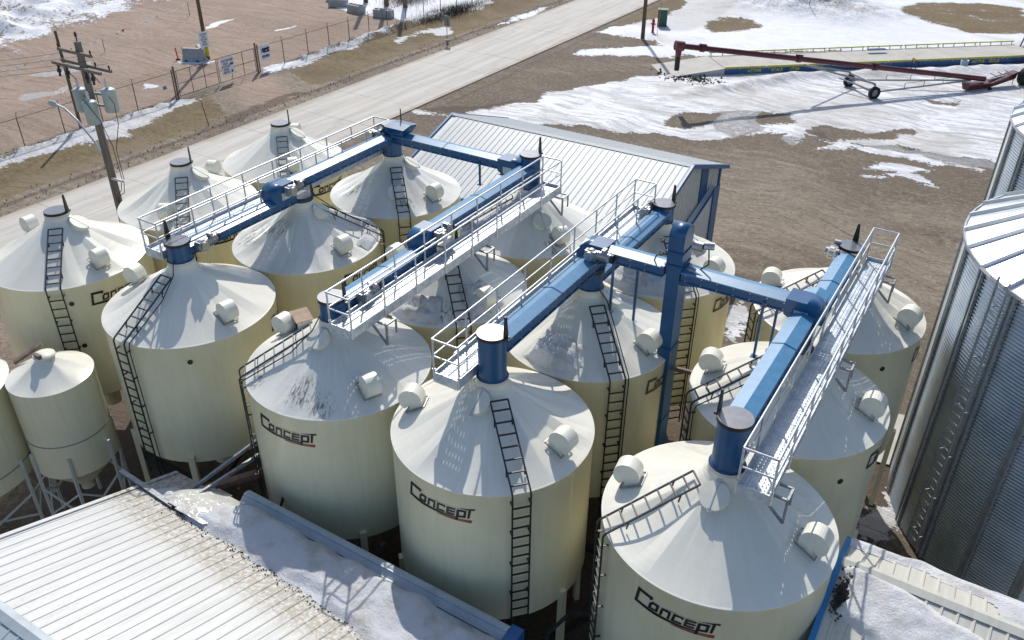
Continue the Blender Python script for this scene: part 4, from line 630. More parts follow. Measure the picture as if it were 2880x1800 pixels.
for z0 in (10.02, 10.40):
    mb = MB()
    for i in range(3): mb.tube((-.44 - .04 * i, -.2 + .08 * i, z0), (-.40, -.2 + .08 * i, z0), .03, 6)
    mb.build('bolt', M['black'], el)
mb = MB(); mb.bar((-1.0, -.2, 6.62), (.9, .3, 6.45), .09, .12); mb.build('brace', M['scrap'], el)
mb = MB(); mb.box(-.42, .42, -.38, .38, 0, .75); mb.build('boot', M['blue'], el)
# ---------------------------------------------------------------- catwalks
def catwalk(x0, x1, y0, y1, zd, label, brackets, rail=1.0, closed=(True, True), toe=True):
    r = empty('catwalk', (x0, y0, zd)); tag(r, label, 'catwalk', 'galvanised catwalks over the bins'); Wd = x1 - x0; L = y1 - y0
    k = round(L / 1.25)
    mb = MB(); mb.box(.03, Wd - .03, 0, L / k - .012, 0, .012); me = mb.mesh('plank', M['deck'])
    for i in range(k): inst('plank', me, r, (0, L * i / k + .006, 0))
    for s, xx in ((-1, 0), (1, Wd)):
        mb = MB(); mb.box(xx - .012, xx + .012, 0, L, -.16, .11); mb.box(min(xx, xx - s * .05), max(xx, xx - s * .05), 0, L, -.165, -.15); mb.build('toe_board', M['plate'], r)
    for yy in (0, L): mb = MB(); mb.box(0, Wd, yy - .012, yy + .012, -.16, .11); mb.build('end_board', M['plate'], r)
    pm = MB(); pm.tube((0, 0, -.12), (0, 0, rail), .024, 8); pm.tube((0, 0, -.14), (0, 0, .18), .035, 8); pme = pm.mesh('post', M['galv'])
    n = round(L / 1.28)
    for s, xx in ((-1, -.02), (1, Wd + .02)):
        for i in range(n + 1): inst('post', pme, r, (xx, max(.03, min(L - .03, L * i / n)), 0))
        for nm, z, rr in (('top_rail', rail, .026), ('mid_rail', rail * .55, .022)):
            mb = MB(); mb.tube((xx, 0, z), (xx, L, z), rr, 8); mb.build(nm, M['galv'], r)
    for yy, ok in ((0, closed[0]), (L, closed[1])):
        if ok:
            for nm, z, rr in (('top_rail', rail, .026), ('mid_rail', rail * .55, .022)): mb = MB(); mb.tube((-.02, yy, z), (Wd + .02, yy, z), rr, 8); mb.build(nm, M['galv'], r)
    for yy, side in brackets:
        mb = MB(); xa = Wd * .5 + side * Wd * .45; xb = Wd * .5 + side * (Wd * .5 + .28); w0 = yy - y0
        for d in (0, .38):
            mb.bar((xa - side * .3, w0 + d, -.18), (xb, w0 + d, -.18), .045, .045); 
        mb.bar((xb, w0, -.18), (xb, w0, -.78), .05, .05); mb.bar((xb, w0, -.78), (xa - side * .35, w0 + .05, -.2), .05, .05); mb.bar((xb, w0, -.18), (xb, w0 + .38, -.18), .045, .045); mb.bar((xb, w0 + .38, -.18), (xb, w0 + .38, -.6), .04, .04); mb.build('bracket', M['galv_dk'], r)
    return r
catwalk(4.50, 5.16, -.35, 10.1, 8.66, 'grey catwalk at the far left beside the road side blue conveyor', [], closed=(True, True))
catwalk(11.83, 12.50, -.62, 10.05, 8.66, 'catwalk left of centre beside the low blue conveyor, ending at the warehouse', [(.4, 1), (5.1, 1), (9.7, 1)])
catwalk(15.26, 15.92, -.92, 9.95, 8.66, 'middle catwalk ending beside the tall blue cylinder, low end in the picture centre', [(.3, -1)])
catwalk(22.42, 23.05, -.78, 10.35, 8.66, 'right hand catwalk with perforated deck seen lengthwise', [(-.4, 1), (4.7, 1), (9.6, 1)])
# small galvanised service platforms beside motor drives
# ---------------------------------------------------------------- back warehouse
def ribbed(name, L, w, mat, rib=.028, mid=True):
    # one roofing sheet: flat pan with a raised rib on one edge; local x across, y down-slope length
    P = [(0, 0), (w * .13, 0), (w * .2, rib), (w * .3, rib), (w * .37, 0), (w, 0)]
    mb = MB(); vs = [(x, 0, z) for x, z in P] + [(x, L, z) for x, z in P]; n = len(P)
    mb.add(vs, [(i, i + 1, n + i + 1, n + i) for i in range(n - 1)]); return mb.mesh(name, mat)
def gable(name, x0, x1, yr, zr, half_n, half_f, slope_n, slope_f, mat_n, mat_f, label, cat, pitch, wall_mat, trim, z_floor=0.0, over=.3, walls=True, rib=.028):
    r = empty(name, (x0, yr, 0)); tag(r, label, cat); L = x1 - x0
    for sgn, half, sl, mt, nm in ((-1, half_n, slope_n, mat_n, 'n'), (1, half_f, slope_f, mat_f, 'f')):
        ln = math.hypot(half, half * sl); me = ribbed('roof_panel', ln, pitch, M[mt], rib); k = int(L / pitch + .001); a = math.atan(sl)
        for i in range(k):
            if sgn > 0: o = inst('roof_panel', me, r, (i * pitch, 0, zr), rot=(-a, 0, 0))
            else: o = inst('roof_panel', me, r, (L - i * pitch, 0, zr), rot=(-a, 0, math.pi))
    mb = MB()
    mb.add([(0, -half_n, zr - half_n * slope_n - .03), (L, -half_n, zr - half_n * slope_n - .03), (L, 0, zr - .03), (0, 0, zr - .03), (0, half_f, zr - half_f * slope_f - .03), (L, half_f, zr - half_f * slope_f - .03)], [(0, 1, 2, 3), (3, 2, 5, 4)]); mb.build('roof_underlay', M[wall_mat], r)
    mb = MB(); w = .16
    mb.add([(0, -w, zr - w * slope_n + rib + .012), (L, -w, zr - w * slope_n + rib + .012), (L, 0, zr + rib + .03), (0, 0, zr + rib + .03), (0, w, zr - w * slope_f + rib + .012), (L, w, zr - w * slope_f + rib + .012)], [(0, 1, 2, 3), (3, 2, 5, 4)]); mb.build('ridge_cap', M[mat_n], r)
    # rake trims
    for xx in (0, L):
        for sgn, half, sl in ((-1, half_n, slope_n), (1, half_f, slope_f)):
            mb = MB(); s_ = -1 if xx == 0 else 1; xa, xb = (xx - .10, xx + .02) if xx == 0 else (xx - .02, xx + .10)
            y1, z1 = sgn * (half + .02), zr - (half + .02) * sl
            mb.prism([(0, zr + .045), (y1, z1 + .045), (y1, z1 - .16), (0, zr - .16)], 'x', xa, xb); mb.build('rake_trim', M[trim], r)
    if walls:
        zn = zr - (half_n - over) * slope_n - .04; zf = zr - (half_f - over) * slope_f - .04; a, b = over, L - over
        P = [(-half_n + over, z_floor), (-half_n + over, zn), (0, zr - .05), (half_f - over, zf), (half_f - over, z_floor)]
        mb = MB(); mb.prism(P, 'x', a, b); mb.build('wall', M[wall_mat], r)
        for sgn, half, zz in ((-1, half_n, zn), (1, half_f, zf)):
            for xx in (a, b):
                mb = MB(); mb.box(xx - .09 if xx == a else xx - .09, xx + .09, sgn * (half - over) - .09, sgn * (half - over) + .09, z_floor, zz - .02); mb.build('corner_trim', M[trim], r)
        for sgn, half in ((-1, half_n), (1, half_f)): mb = MB(); sl = slope_n if sgn < 0 else slope_f; z1 = zr - half * sl; mb.box(0, L, sgn * half - (.02 if sgn > 0 else .04), sgn * half + (.04 if sgn > 0 else .02), z1 - .14, z1 - .012); mb.build('eave_trim', M[trim], r)
    return r
ZRB = 6.0
wh = gable('warehouse', .38, 13.26, 20.88, ZRB, 5.2, 5.3, .333, .333, 'roof_back', 'roof_back', 'warehouse with pale ribbed metal roof and blue trim behind the bins', 'warehouse', .30, 'siding', 'trim', rib=.017)
# gable wall dress: vertical siding ribs, blue door columns and a white sliding door
Lw = 12.88 - .3
for i in range(32):
    y = -4.85 + i * .305; zt = ZRB - abs(y) * .333 - .16; mb = MB(); mb.box(Lw + .001, Lw + .018, y - .03, y + .03, .0, zt); mb.build('siding_rib', M['siding'], wh)
for y in (2.35, 2.60, 2.85, 3.10): mb = MB(); mb.box(Lw + .02, Lw + .07, y - .09, y + .09, 0, ZRB - y * .333 - .18); mb.build('blue_strip', M['trim'], wh)
mb = MB(); mb.prism([(-4.0, 0), (-4.0, 1.55), (3.75, 3.65), (3.75, 0)], 'x', Lw + .08, Lw + .35); mb.build('sliding_door', M['door_white'], wh)
mb = MB(); mb.bar((Lw + .37, -4.0, 1.55), (Lw + .37, 3.75, 3.65), .08, .07); mb.box(Lw + .36, Lw + .42, 3.3, 4.1, 0, 3.7); mb.build('door_trim', M['trim'], wh)
# ---------------------------------------------------------------- front left building
ZF = 5.9; YF = -9.17; SF = .34
fr = gable('front_building', 7.9, 19.0, YF, ZF, 7.0, 5.95, .34, .34, 'flash', 'roof_front', 'low building with white ribbed roof in the bottom left, snow along its eave', 'building', .30, 'siding', 'roof_front', walls=True, rib=.015)
def zroof(y): return ZF - (y - YF) * SF
par = MB()
P = [(5.72, 3.70), (5.76, 4.16), (5.84, 4.30), (5.96, 4.40), (6.08, 4.44), (6.18, 4.40), (6.24, 4.30), (6.26, 3.4)]
par.prism(P, 'x', 2.65, 10.75); o = par.build('parapet', M['flash'], fr)
for yy, zz in ((5.83, 4.29), (5.99, 4.415)): mb = MB(); mb.box(2.66, 10.74, yy - .012, yy + .012, zz, zz + .03); mb.build('parapet_seam', M['flash'], fr)
mb = MB(); mb.box(10.75, 11.05, 5.74, 6.26, 3.4, 4.40); mb.build('parapet_end', M['trim'], fr)
# snow on that roof
def roof_snow(poly, zf, th, label, seed, mat='snow', res=.075, edge=.25, nz=.5, lift=.03):
    P = np.array(poly); lo, hi = P.min(0) - .1, P.max(0) + .1; xs = np.arange(lo[0], hi[0], res); ys = np.arange(lo[1], hi[1], res); X, Y = np.meshgrid(xs, ys, indexing='ij')
    X2 = X + .30 * (vnoise(X + 50, Y + 50, .5, seed) - .5); Y2 = Y + .30 * (vnoise(X + 50, Y + 50, .5, seed + 3) - .5); d = poly_sd(poly, X2, Y2)
    h = th * np.clip(d / edge, -.3, 1) * (1 + nz * (vnoise(X + 50, Y + 50, .6, seed + 1) - .5) + .6 * nz * (vnoise(X + 50, Y + 50, .17, seed + 2) - .5)); Z = zf(X, Y) + lift + h
    idx = np.arange(X.size).reshape(X.shape); mb = MB(); mb.smooth = True; keep = d > -.05
    F = [(idx[i, j], idx[i + 1, j], idx[i + 1, j + 1], idx[i, j + 1]) for i in range(X.shape[0] - 1) for j in range(X.shape[1] - 1) if keep[i, j] or keep[i + 1, j + 1]]
    mb.add(list(zip(X.ravel(), Y.ravel(), Z.ravel())), F); o = mb.build('snow_patch', M[mat]); tag(o, label, 'snow', kind='stuff'); return o
SN = [(8.29, -4.24), (8.89, -4.33), (9.51, -4.45), (10.3, -4.56), (11.04, -4.56), (11.78, -4.55), (12.56, -4.61), (13.15, -4.63), (14.27, -4.70), (15.23, -4.90), (16.21, -5.05), (17.76, -5.12), (18.95, -5.15), (18.95, -3.36), (10.7, -3.36), (10.2, -3.30), (9.4, -3.34), (8.8, -3.8)]
roof_snow(SN, lambda X, Y: ZF - (Y - YF) * SF + .38 * np.clip((Y + 4.6) / 1.1, 0, 1) * np.clip((X - 9.9) / 1.2, .15, 1), .16, 'long drift of dirty snow along the eave of the white roof', 41, 'snow_mid', lift=.02)
roof_snow([(9.0, -4.2), (9.91, -4.42), (10.6, -4.3), (11.0, -4.05), (10.7, -3.4), (10.5, -3.2), (9.7, -3.15), (9.1, -3.25), (8.9, -3.72)], lambda X, Y: ZF - (Y - YF) * SF + .13 + 0 * X, .10, 'glistening sheet of meltwater ice at the roof corner by the parapet', 44, 'ice', lift=.03, nz=.3)
# dark debris combs left by the melting snow edge
cl = MB(); rr = random.Random(4)
for i in range(520):
    x = rr.uniform(8.6, 18.9); y = -4.50 - .062 * (x - 10) + -abs(rr.gauss(0, .13)) + .06; z = zroof(y) + .015; s = rr.uniform(.01, .035)
    cl.add([(x - s, y, z), (x, y - s * .7, z), (x + s, y, z + .01), (x, y + s * .7, z), (x, y, z + s * .8)], [(0, 1, 4), (1, 2, 4), (2, 3, 4), (3, 0, 4)])
tag(cl.build('debris', M['rock']), 'dark dirt clods along the melting edge of the roof snow', 'debris', kind='stuff')
# loose steel members across the corner
def beam(p, q, w, h, label, mat='galv_dk', name='steel_beam', cat='beam'):
    mb = MB(); mb.bar(p, q, w, h); o = mb.build(name, M[mat]); tag(o, label, cat); return o
beam((6.95, -4.25, 4.30), (9.3, -4.43, 4.36), .13, .08, 'long steel strip lying on the corner of the white roof')
beam((8.97, -3.78, 4.12), (9.62, -1.75, 4.78), .07, .10, 'upper of two slanted steel bars leaning from the roof to the bin')
beam((9.33, -4.06, 4.22), (9.7, -1.75, 4.36), .07, .10, 'lower of two slanted steel bars leaning from the roof to the bin')
beam((9.1, -3.3, 3.95), (9.8, -1.85, 3.80), .22, .16, 'wide dark metal channel below the two slanted bars', 'scrap')
# ---------------------------------------------------------------- bottom right building
r3 = gable('snowy_building', 24.5, 37.4, 1.02, 6.2, 8.0, 1.05, .30, .30, 'roof_cream', 'roof_cream', 'building with snow covered roof and bright blue edge in the bottom right corner', 'building', .30, 'siding', 'trim_bright')
zr3 = lambda X, Y: 6.2 - np.abs(Y - 1.02) * .30
roof_snow([(24.56, .93), (24.79, .97), (25.25, .90), (25.57, .87), (26.01, .75), (26.47, .70), (27.01, .63), (27.49, .60), (28.06, .34), (31, 0), (34, -.3), (34, -4), (28, -3.5), (26.9, -1.6), (25.6, -.62), (25.2, -.42), (24.91, -.34), (24.72, -.33), (24.69, -.21), (24.86, .1), (24.68, .28), (24.75, .59), (24.6, .74)], zr3, .13, 'bright snow lying on the front slope of the bottom right roof', 47, 'snow_clean', lift=.03, nz=.6, res=.05, edge=.15)
roof_snow([(24.56, 1.75), (25.2, 1.85), (26.4, 1.85), (27.2, 1.8), (28, 1.7), (31, 1.6), (31, 2.14), (24.56, 2.14)], zr3, .07, 'strip of snow along the back eave of the bottom right roof', 49, 'snow_clean', lift=.03, edge=.12)
roof_snow([(27.75, 1.2), (29.5, 1.2), (32, 1.2), (32, 2.1), (27.3, 2.1)], zr3, .05, 'shaded snow on the back slope of the bottom right roof', 51, 'snow', lift=.03, edge=.12)
cl = MB(); rr = random.Random(9)
for i in range(420):
    x = 24.70 + rr.gauss(0, .07); y = .22 + rr.gauss(0, .22); z = float(zr3(x, y)) + .07; s = rr.uniform(.01, .04)
    if x < 24.53: continue
    cl.add([(x - s, y, z), (x, y - s, z), (x + s, y, z), (x, y + s, z), (x, y, z + s * 1.3)], [(0, 1, 4), (1, 2, 4), (2, 3, 4), (3, 0, 4)])
tag(cl.build('black_debris', M['black_dirt']), 'small heap of black dirt at the blue edge of the snowy roof', 'debris', kind='stuff')
# ---------------------------------------------------------------- corrugated steel bins
def corrugated_bin(cx, cy, Rr, H, label, lad=None, offs=0, hood=None, rings=None):
    b = empty('corrugated_bin', (cx, cy, 0)); tag(b, label, 'grain bin', 'tall corrugated steel bins at the right edge')
    ns = 12; nr = round(H / 1.12); rh = H / nr; pitch = rh / 11; seg = 10
    vs = []; m = 11 * 6 + 1; mb = MB(); mb.smooth = True
    for i in range(seg + 1):
        t = 2 * math.pi / ns * (i / seg)
        for j in range(m): z = rh * j / (m - 1); r_ = Rr + .026 * math.sin(2 * math.pi * j / 6); vs.append((r_ * math.cos(t), r_ * math.sin(t), z))
    mb.add(vs, [(i * m + j, (i + 1) * m + j, (i + 1) * m + j + 1, i * m + j + 1) for i in range(seg) for j in range(m - 1)]); sheet = mb.mesh('wall_sheet', M['corr'])
    for k in range(nr):
        for s in range(ns): inst('wall_sheet', sheet, b, (0, 0, k * rh), rad(30 * s + offs + (15 if k % 2 else 0)))
    mb = MB()
    for x in (-.075, .075): mb.box(Rr + .015, Rr + .085, x - .028, x + .028, 0, H - .02)
    mb.box(Rr + .018, Rr + .03, -.13, .13, 0, H - .02); st = mb.mesh('stiffener', M['stiff'])
    bo = MB()
    for z in np.arange(.15, H, .2):
        for x in (-.115, .115): bo.tube((Rr + .03, x, z), (Rr + .045, x, z), .016, 6)
    bm_ = bo.mesh('bolt_row', M['black'])
    for s in range(24): o = inst('stiffener', st, b, (0, 0, 0), rad(15 * s + offs)); tag(inst('bolt_row', bm_, o), kind='stuff')
    # roof: 30 ribbed wedges
    nw = 30; a = math.pi / nw; sl = math.tan(rad(29)); ro = Rr + .08; mb = MB(); c0, s0 = math.cos(a), math.sin(a)
    ri = .45; z1 = H + .02 - 0; zi = H + (ro - ri) * sl
    mb.add([(ro * c0, -ro * s0, H), (ro * c0, ro * s0, H), (ri * c0, ri * s0, zi), (ri * c0, -ri * s0, zi)], [(0, 1, 2, 3)])
    for u in (-.45, -.15, .15, .45): mb.bar((ro * .985, ro * s0 * u, H + .02), (ro * .45, ro * .45 * s0 * u, H + ro * .55 * sl + .012), .02, .012)
    wedge = mb.mesh('roof_panel', M['binroof']); mb = MB(); mb.prism([(-.05, 0), (.05, 0), (.035, .085), (-.035, .085)], 'x', 0, 1); 
    rb = MB(); p0 = Vector((ro, 0, H)); p1 = Vector((ri, 0, zi)); 
    for s_ in (1,):
        vs = []
        for p in (p0, p1): vs += [p + Vector((0, -.06, 0)), p + Vector((0, .06, 0)), p + Vector((.045, .04, .085)), p + Vector((.045, -.04, .085))]
        rb.add(vs, [(3, 2, 1, 0), (4, 5, 6, 7), (0, 1, 5, 4), (1, 2, 6, 5), (2, 3, 7, 6), (3, 0, 4, 7)])
    ribm = rb.mesh('roof_rib', M['binroof'])
    for i in range(nw): o = inst('roof_panel', wedge, b, (0, 0, 0), 2 * a * i); inst('roof_rib', ribm, o, (0, 0, 0), a)
    mb = MB(); n = 60; 
    for i in range(n): t0, t1 = 2 * math.pi * i / n, 2 * math.pi * (i + .96) / n; q = ro + .02; mb.bar((q * math.cos(t0), q * math.sin(t0), H - .01), (q * math.cos(t1), q * math.sin(t1), H - .01), .05, .09)
    mb.build('eave_ring', M['binroof'], b)
    mb = MB(); mb.lathe([(.5, zi - .02), (.5, zi + .15), (.52, zi + .16), (.001, zi + .30)], 32); mb.build('cap', M['binroof'], b)
    if hood is not None:
        for hz, hr in hood:
            t = rad(hz); me = hood_mesh('roof_vent', .36, .5, 'binroof'); inst('roof_vent', me, b, (hr * math.cos(t), hr * math.sin(t), H + (ro - hr) * sl + .12), t)
    if lad is not None:
        L = MB(); x = Rr + .28
        for y in (-.2, .2): L.bar((x, y, .4), (x, y, H + .3), .035, .06)
        for z in np.arange(.8, H, 1.6):
            for y in (-.2, .2): L.bar((Rr, y, z), (x, y, z), .03, .03)
        l_ = L.build('ladder', M['stiff'], b, rz=rad(lad)); mb = MB(); mb.bar((x, -.2, 0), (x, .2, 0), .03, .03); me = mb.mesh('rung', M['binroof'])
        for z in np.arange(.6, H + .2, .3): inst('rung', me, l_, (0, 0, z))
    return b
corrugated_bin(30.05, 12.8, 5.42, 9.4, 'tall shiny corrugated steel bin filling the right edge, nearer of two', lad=-137.3, hood=((-172, 3.9), (-110, 3.6)))
corrugated_bin(30.15, 24.6, 5.42, 9.4, 'tall corrugated steel bin seen only in part at the right edge, farther of two', hood=None)
# ---------------------------------------------------------------- poles
def pole(x, y, h, r, label, mat='wood', name='utility_pole'):
    p = empty(name, (x, y, 0)); tag(p, label, 'pole'); mb = MB(); mb.tube((0, 0, -.3), (0, 0, h), r, 16, r * .72); mb.build('shaft', M[mat], p); return p
up = pole(-9.13, 7.64, 11.05, .20, 'grey power pole with three transformers and a street lamp arm, behind the left bins', 'wood_grey')
def crossarm(p, y, z, x0, x1, ins, drop=.0):
    mb = MB(); mb.bar((x0, y, z), (x1, y, z), .10, .12); c = mb.build('crossarm', M['wood_grey'], p)
    for x in ins:
        mb = MB(); mb.tube((x, y, z + .06), (x, y, z + .14), .03, 8); mb.lathe([(.015, z + .10), (.05, z + .13), (.03, z + .16), (.045, z + .18), (.015, z + .24)], 12, c=(x, y)); mb.build('insulator', M['black'], c)
crossarm(up, -.16, 10.62, -1.25, 1.0, (-1.2, .95)); crossarm(up, .16, 10.02, -1.75, 1.6, (-1.6, -.5, .6, 1.5)); crossarm(up, -.2, 9.98, -1.85, 1.4, ())
mb = MB(); mb.lathe([(.02, 11.0), (.03, 11.25), (.07, 11.28), (.04, 11.33), (.06, 11.37), (.02, 11.45)], 12); mb.build('insulator', M['black'], up)
for x in (-1.5, -.9, .4, .8):
    mb = MB(); mb.tube((x, -.2, 9.9), (x + .08, -.28, 9.45), .05, 8); mb.tube((x, -.2, 9.75), (x + .02, -.24, 9.6), .09, 8); mb.build('fuse_cutout', M['black'], up)
for i, (x, y) in enumerate(((-.78, .0), (.42, -.42), (.95, .22))):
    t = empty('transformer', (x, y, (7.98, 7.75, 8.2)[i]), parent=up); mb = MB(); mb.lathe([(.27, 0), (.29, .04), (.29, .88), (.30, .90), (.30, .94), (.20, 1.0), (.001, 1.02)], 28); mb.build('tank', M['porcelain'], t)
    mb = MB(); mb.lathe([(.05, 1.0), (.08, 1.05), (.05, 1.1), (.08, 1.16), (.05, 1.22), (.07, 1.28), (.03, 1.42)], 12, c=(.0, .0)); mb.build('bushing', M['galv'], t)
    mb = MB(); mb.bar((0, 0, .2), (-x * .8, -y * .8, .2), .06, .1); mb.bar((0, 0, .7), (-x * .8, -y * .8, .7), .06, .1); mb.build('hanger', M['galv_dk'], t)
mb = MB(); mb.path([(0, 0, 5.65), (-.6, -.02, 6.6), (-1.4, -.05, 7.4), (-2.1, -.08, 7.85), (-2.7, -.08, 7.95)], .05, 8); la = mb.build('lamp_arm', M['galv'], up)
mb = MB(); mb.lathe([(.02, -.33), (.12, -.25), (.15, 0), (.12, .25), (.03, .33)], 14); me = mb.mesh('lamp_head', M['porcelain']); me.transform(Matrix.Diagonal((1, .5, 1, 1)) @ Matrix.Identity(4)); o = inst('lamp_head', me, la, (-2.95, -.08, 7.93), rot=(0, rad(90), 0))
mb = MB(); mb.bar((.1, -.1, 5.05), (1.0, -.15, 5.12), .07, .1); mb.build('bracket', M['galv'], up)
mb = MB()
for pts in ([(.9, .1, 9.1), (1.5, 0, 8.7), (1.45, 0, 7.8), (1.0, -.1, 6.6), (1.05, -.12, 5.2)], [(.5, -.7, 8.9), (1.0, -.5, 8.0), (.95, -.2, 6.8), (.9, -.12, 5.2)], [(1.0, -.12, 5.1), (.95, -.2, 4.6), (.5, -.2, 4.3), (.17, -.1, 3.7)], [(.8, -.12, 5.1), (.8, -.2, 4.7), (.35, -.2, 4.3), (.17, -.1, 3.9)], [(-.62, -.1, 9.4), (-1.0, -.2, 9.8), (-1.6, -.2, 9.9)], [(.72, .1, 9.4), (.4, 0, 9.9), (.2, .1, 9.7)]): mb.path(pts, .016, 6)
mb.build('service_cable', M['black'], up)
# overhead lines going west from the arms
mb = MB()
for x in (-1.6, -.5, .6, 1.5):
    P = [(-9.13 + x, 7.8, 10.32)]; 
    for i in range(1, 13): t = i / 12; P.append((-9.13 + x - 24 * t, 7.8 - 14 * t, 10.32 - 4.2 * t * (1 - t)))
    mb.path(P, .007, 5)
tag(mb.build('power_line', M['black']), 'thin dark power lines strung from the crossarms of the grey pole', 'power line')
pole(-29.75, 19.1, 6.5, .12, 'slim brown pole by the fence line, behind the transformer pole')
gp = pole(-35.93, 35.7, 11, .17, 'brown pole beside the concrete barrier inside the gate')
mb = MB(); mb.lathe([(.175, .3), (.175, 1.0)], 16); mb.build('marker_wrap', M['yellow'], gp)
pole(-7.5, 62.66, 11.5, .19, 'bare wooden pole at the top right of the road')
for i, (x, y, lb) in enumerate(((-39.16, 60.4, 'left'), (-36.1, 60.15, 'middle'), (-34.1, 60.8, 'right'))):
    p = pole(x, y, 11.7, .27, lb + ' pole of the three thick dark poles at the top edge', 'wood')
    mb = MB(); rr = random.Random(i)
    for k in range(14): z = 4 + k * .55; a = rr.uniform(0, 6.28); q = rr.uniform(.5, 1.1); mb.tube((0, 0, z), (q * math.cos(a), q * math.sin(a), z + .25), .045, 6, .02)
    mb.build('stub_branch', M['wood'], p)
# ---------------------------------------------------------------- chain link fence and gate
fe = empty('chain_link_fence', (-29.4, 0, 0)); tag(fe, 'chain link fence with angled barbed wire arms along the road verge', 'fence')
pm = MB(); pm.tube((0, 0, 0), (0, 0, 2.0), .035, 8); pm.tube((0, 0, 2.0), (-.22, .18, 2.26), .025, 6); pme = pm.mesh('post', M['scrap'])
ys = [-20 + 2.9 * i for i in range(16)] + [38.2, 41.1, 43.8, 46.5, 49.3, 52.0, 54.9, 57.8, 60.7, 63.6, 66.5, 69.4, 72.3, 75.2]
ys = [y for y in ys if y < 26.6 or y > 36]
for y in ys: inst('post', pme, fe, (0, y, 0))
for a, b in ((-20, 27.1), (35.2, 75.2)):
    for z, nm, r_ in ((1.98, 'top_rail', .022), (.08, 'tension_wire', .008)):
        mb = MB(); mb.tube((0, a, z), (0, b, z), r_, 6); mb.build(nm, M['scrap'], fe)
    for z, x in ((2.06, -.06), (2.15, -.14), (2.25, -.21)): mb = MB(); mb.tube((x, a, z), (x, b, z), .006, 4); mb.build('barbed_wire', M['scrap'], fe)
    mb = MB(); mb.add([(0, a, .05), (0, b, .05), (0, b, 1.98), (0, a, 1.98)], [(0, 1, 2, 3)]); mb.build('chain_link', M['wire'], fe)
gt = empty('double_gate', (-29.4, 27.1, 0)); tag(gt, 'wide double swing gate of pipe and chain link with a caution sign', 'gate')
for y in (0, 8.1): mb = MB(); mb.tube((0, y, 0), (0, y, 2.4), .075, 10); mb.tube((.0, y + (.22 if y else -.2), 0), (0, y + (.22 if y else -.2), 2.2), .05, 8); mb.build('gate_post', M['scrap'], gt)
for y0, y1 in ((.18, 3.98), (4.12, 7.92)):
    lf = MB(); n = 4
    for z in (.12, 1.05, 2.0): lf.tube((0, y0, z), (0, y1, z), .028, 6)
    for i in range(n): y = y0 + (y1 - y0) * i / (n - 1); lf.tube((0, y, .12), (0, y, 2.0), .028, 6)
    o = lf.build('gate_leaf', M['scrap'], gt); mb = MB(); mb.add([(0, y0, .12), (0, y1, .12), (0, y1, 2), (0, y0, 2)], [(0, 1, 2, 3)]); mb.build('chain_link', M['wire'], o)
def board(name, o, x, y, w, h, label, mat='sign', cat='sign'):
    r = empty(name, o); tag(r, label, cat); Mx = basis((0, 0, 0), x, y); mb = MB(); mb.box(-w / 2, w / 2, -h / 2, h / 2, -.012, .012); me = mb.mesh('board', M[mat]); me.transform(Mx); inst('board', me, r); return r, Mx
def text(r, Mx, body, size, u, v, mat='sign_txt', bold=.012, sx=1.0, name='lettering'): return flat_text(name, body, size, M[mat], r, Mx @ Matrix.Translation((u, v, .018)), bold=bold * size / .2, sx=sx)
s1, Mx = board('caution_sign', (-29.34, 32.12, 1.28), (0, 1, 0), (0, 0, 1), 1.22, 1.30, 'white caution high voltage sign hung on the gate')
text(s1, Mx, 'CAUTION\nHIGH\nVOLTAGE\nLINES\nABOVE', .235, -.20, -.03, bold=.006, sx=.82)
text(s1, Mx, 'DANGER\nCONSTRUCTION\nAREA', .075, .40, .42); text(s1, Mx, 'CMS', .17, .40, .10, 'sign_navy', .03)
mb = MB(); mb.add([(.30, -.55, .016), (.46, -.55, .016), (.46, -.36, .016), (.30, -.36, .016)], [(0, 1, 2, 3)]); me = mb.mesh('logo_block', M['sign_navy']); me.transform(Mx); inst('logo_block', me, s1)
s2, Mx = board('office_sign', (-29.34, 36.18, 1.45), (0, 1, 0), (0, 0, 1), 1.05, 1.25, 'white site office sign on the fence right of the gate')
text(s2, Mx, 'CMS', .36, .08, .16, 'sign_navy', .04, 1.0); text(s2, Mx, 'SITE OFFICE', .24, 0, -.32, 'sign_txt', .02, .62)
mb = MB(); mb.add([(-.46, .02, .016), (-.40, .0, .016), (-.18, .40, .016), (-.24, .42, .016)], [(0, 1, 2, 3)]); mb.add([(-.48, .30, .016), (-.44, .36, .016), (-.24, .24, .016), (-.28, .18, .016)], [(0, 1, 2, 3)]); me = mb.mesh('emblem', M['sign_navy']); me.transform(Mx); inst('emblem', me, s2)
s3, Mx = board('pole_sign', (-35.7, 35.42, 1.75), (.25, .97, 0), (0, 0, 1), .78, 1.30, 'white caution sign fixed to the brown pole by the barrier')
text(s3, Mx, 'CAUTION\nHIGH\nVOLTAGE\nLINES\nABOVE', .22, 0, 0, bold=.006, sx=.6)
s4, Mx = board('small_sign', (-29.42, 26.1, 1.05), (0, 1, 0), (0, 0, 1), .30, .24, 'tiny blue tag on the fence left of the gate', 'trim')
text(s4, Mx, 'NOTICE', .06, 0, 0, 'sign')
